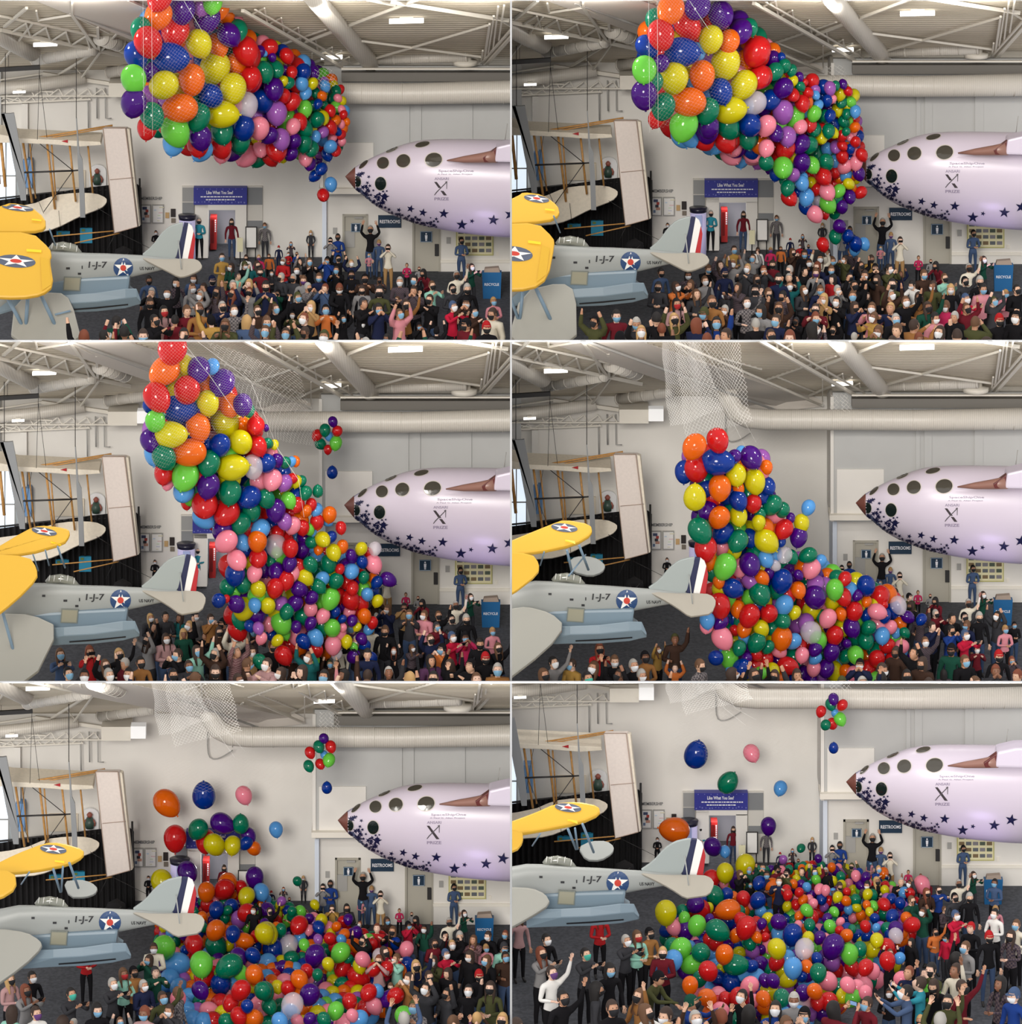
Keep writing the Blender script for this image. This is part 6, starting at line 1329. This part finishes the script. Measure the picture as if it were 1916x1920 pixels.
for b in BAL:
    h = b['h']; p = L(h, b['x'], b['y'], b['d']); R_ = b['r']*mpp(h, b['d'])
    if b['ang'] is not None:
        a = math.radians(b['ang']); knot = Vector((math.cos(a), -.15, math.sin(a))).normalized()
    else:
        knot = Vector((rb.uniform(-.5,.5), rb.uniform(-.9,.5), rb.uniform(-1.2,-.3))).normalized()
    rot = (-knot).to_track_quat('Z', 'Y'); el = 1.10 if b['ang'] is None else 1.12
    b['p'] = p
    if b['ind'] and len(b['label'].split()) > 16: b['label'] = b['label'].replace(' of bundle', '')
    if b['ind']:
        CUR[0] = h
        o = bpy.data.objects.new('balloon', BMESH); COL.objects.link(o); HALL_OBJS[h].append(o)
        o.rotation_euler = rot.to_euler(); o.scale = (R_, R_, R_*el); o.location = p-knot*0.12*R_*el
        o.material_slots[0].link = 'OBJECT'; o.material_slots[0].material = BM_[b['k']]
        tag(o, b['label'], 'balloon', 'party balloons')
    else:
        M = Matrix.Translation(p-knot*.12*R_) @ rot.to_matrix().to_4x4() @ Matrix.Diagonal((R_, R_, R_*el, 1))
        q = BPART[h]; n0 = len(q['v']); vv, ff = (BV, BF) if b['r'] > 12 else (BVL, BFL)
        q['v'] += [M @ v for v in vv]
        for f in ff: q['f'].append(tuple(n0+i for i in f)); q['m'].append(KI[b['k']])
CUR[0] = None
me, _f = merge_parts(BPART, BMATS, 'balloons')
o = link('smaller_balloons', me); o['kind'] = 'stuff'; tag(o, 'the many smaller and half-hidden balloons filling the bundles and piles', 'balloons')
# ================================================================ netting
NETM = mat('net_cord', (232,228,222), .7)
def net_sheet(h, corners, nu, nv, r, name, parent, wav=0.0, seed=1, d0=0):
    """corners: four (x, y, d) in local pixels, clockwise; diamond mesh of thin cords"""
    rn = random.Random(seed); vs = []; idx = {}
    ph = [rn.uniform(0, 6) for _ in range(4)]
    for i in range(nu+1):
        for j_ in range(nv+1):
            u, v = i/nu, j_/nv
            c = [sum(w*corners[k][q] for k, w in enumerate(((1-u)*(1-v), u*(1-v), u*v, (1-u)*v))) for q in range(3)]
            x = c[0]+wav*math.sin(u*9+ph[0]+v*3)+wav*.5*math.sin(v*14+ph[1]); y = c[1]+wav*.6*math.sin(u*7+v*8+ph[2]); d = c[2]+.25*math.sin(u*12+ph[3])
            idx[(i, j_)] = L(h, x, y, d)
    mb = MB(); V = []; Fc = []
    def seg(a, b):
        dd = (b-a); ln = dd.length
        if ln < 1e-5: return
        dd /= ln; u = dd.cross(Vector((0,1,0.3))).normalized()*r; w = dd.cross(u).normalized()*r; n0 = len(V)
        for p in (a, b): V.extend([p+u, p-u*.5+w*.87, p-u*.5-w*.87])
        for k in range(3): Fc.append((n0+k, n0+(k+1) % 3, n0+3+(k+1) % 3, n0+3+k))
    for i in range(nu+1):
        for j_ in range(nv+1):
            if i < nu and j_ < nv and (i+j_) % 2 == 0: seg(idx[(i,j_)], idx[(i+1,j_+1)])
            if i < nu and j_ < nv and (i+j_) % 2 == 1: seg(idx[(i+1,j_)], idx[(i,j_+1)])
    mb.add(V, Fc, NETM); return mb.build(name, parent)
for h in range(6):
    CUR[0] = h; px = mpp(h, 24); tx, ty = T[h]; H = HN[h]+' hall'
    root = empty('balloon_net', L(h, 330, 60, 24), 'white mesh net that holds the balloons under the roof, '+H, 'net')
    def strand(pts, w, d=26.5):
        m = MB(); m.tube([L(h, x, y, d) for x, y in pts], w*px*.5, NETM, 5); m.build('cord', root)
    if h < 2:
        ox, oy = (0, 0) if h == 0 else (-10, -6)
        net_sheet(h, [(262+ox,0,27.2),(400+ox,0,27.2),(470+ox,180+oy,27.2),(268+ox,255+oy,27.2)], 44, 60, .04*px, 'net_mesh', root, .6, h)
        for x in (268, 284): strand([(x+ox,2),(x+ox+1,120+oy),(x+ox+2,255+oy)], .5, 27.4)
        strand([(345+ox,2),(380+ox,60+oy)], .6, 27.4)
        net_sheet(h, [(590,130+oy,12),(624,128+oy,12),(634,160+oy,12),(600,165+oy,12)], 8, 8, .2*px, 'net_mesh', root, .6, 2)
    elif h == 2:
        net_sheet(h, [(285,0,27),(470,0,27),(500,120,27),(285,250,27)], 56, 66, .05*px, 'net_mesh', root, 1.0, 5)
        net_sheet(h, [(390,0,26),(560,60,20),(600,200,14),(500,180,22)], 36, 36, .12*px, 'net_mesh', root, 2.0, 6)
        for q in ([(370,0),(470,75),(520,200)], [(345,4),(390,60),(440,130)], [(520,200),(560,260),(570,330)]): strand(q, .6)
    else:
        dy = 0 if h == 3 else (-60 if h == 4 else -120)
        net_sheet(h, [(278,-20+dy*.3,27),(350,-20+dy*.3,27),(395,130+dy,26),(300,160+dy,27)], 44, 60, .22*px, 'net_mesh', root, 3.0, 7)
        net_sheet(h, [(300,-10+dy*.3,26),(430,-10+dy*.3,25),(450,150+dy,24),(330,180+dy,26)], 40, 40, .2*px, 'net_mesh', root, 3.5, 8)
        net_sheet(h, [(320,150+dy,2.5),(520,120+dy,2.5),(600,260+dy,4),(300,270+dy,2.5)], 46, 40, .07*px, 'net_mesh', root, 3.0, 9)
        for q in ([(340,0+min(0,dy*.5)),(400,120+dy*.6),(440,200+dy)], [(358,0+min(0,dy*.5)),(420,120+dy*.6),(460,190+dy)]): strand(q, .4)
        net_sheet(h, [(600,104+ty+24,12),(630,102+ty+24,12),(640,135+ty+24,12),(596,135+ty+24,12)], 9, 8, .25*px, 'net_mesh', root, .6, 2)
CUR[0] = None
# ================================================================ trim each hall's things where they meet the dividing walls and slabs
def bas(o): return Matrix.LocRotScale(o.location, o.rotation_euler, o.scale)
def clip_to(o, co, no):
    """keep the side the normal points to"""
    me = o.data; Mw = bas(o); q = o.parent
    while q is not None: Mw = bas(q) @ Mw; q = q.parent
    ds = [((Mw @ v.co)-co).dot(no) for v in me.vertices]
    if not ds or min(ds) >= 0: return
    if max(ds) <= 0:
        kids = list(o.children)
        if any(k.type == 'MESH' for k in kids): me = me.copy(); o.data = me; me.clear_geometry(); return
        bpy.data.objects.remove(o); return
    if me.users > 1: me = me.copy(); o.data = me
    lco = Mw.inverted() @ co; lno = (Mw.to_3x3().transposed() @ no).normalized()
    bm = bmesh.new(); bm.from_mesh(me)
    bmesh.ops.bisect_plane(bm, geom=bm.verts[:]+bm.edges[:]+bm.faces[:], plane_co=lco, plane_no=-lno, clear_outer=True)
    bm.to_mesh(me); bm.free()
for h in range(6):
    planes = hall_planes(h)
    for co, no in planes:
        for o in list(HALL_OBJS[h]):
            try: nm = o.name
            except ReferenceError: continue
            if o.type != 'MESH': continue
            if nm.startswith('floor') and abs(no.x) < .5: continue
            clip_to(o, co, no)
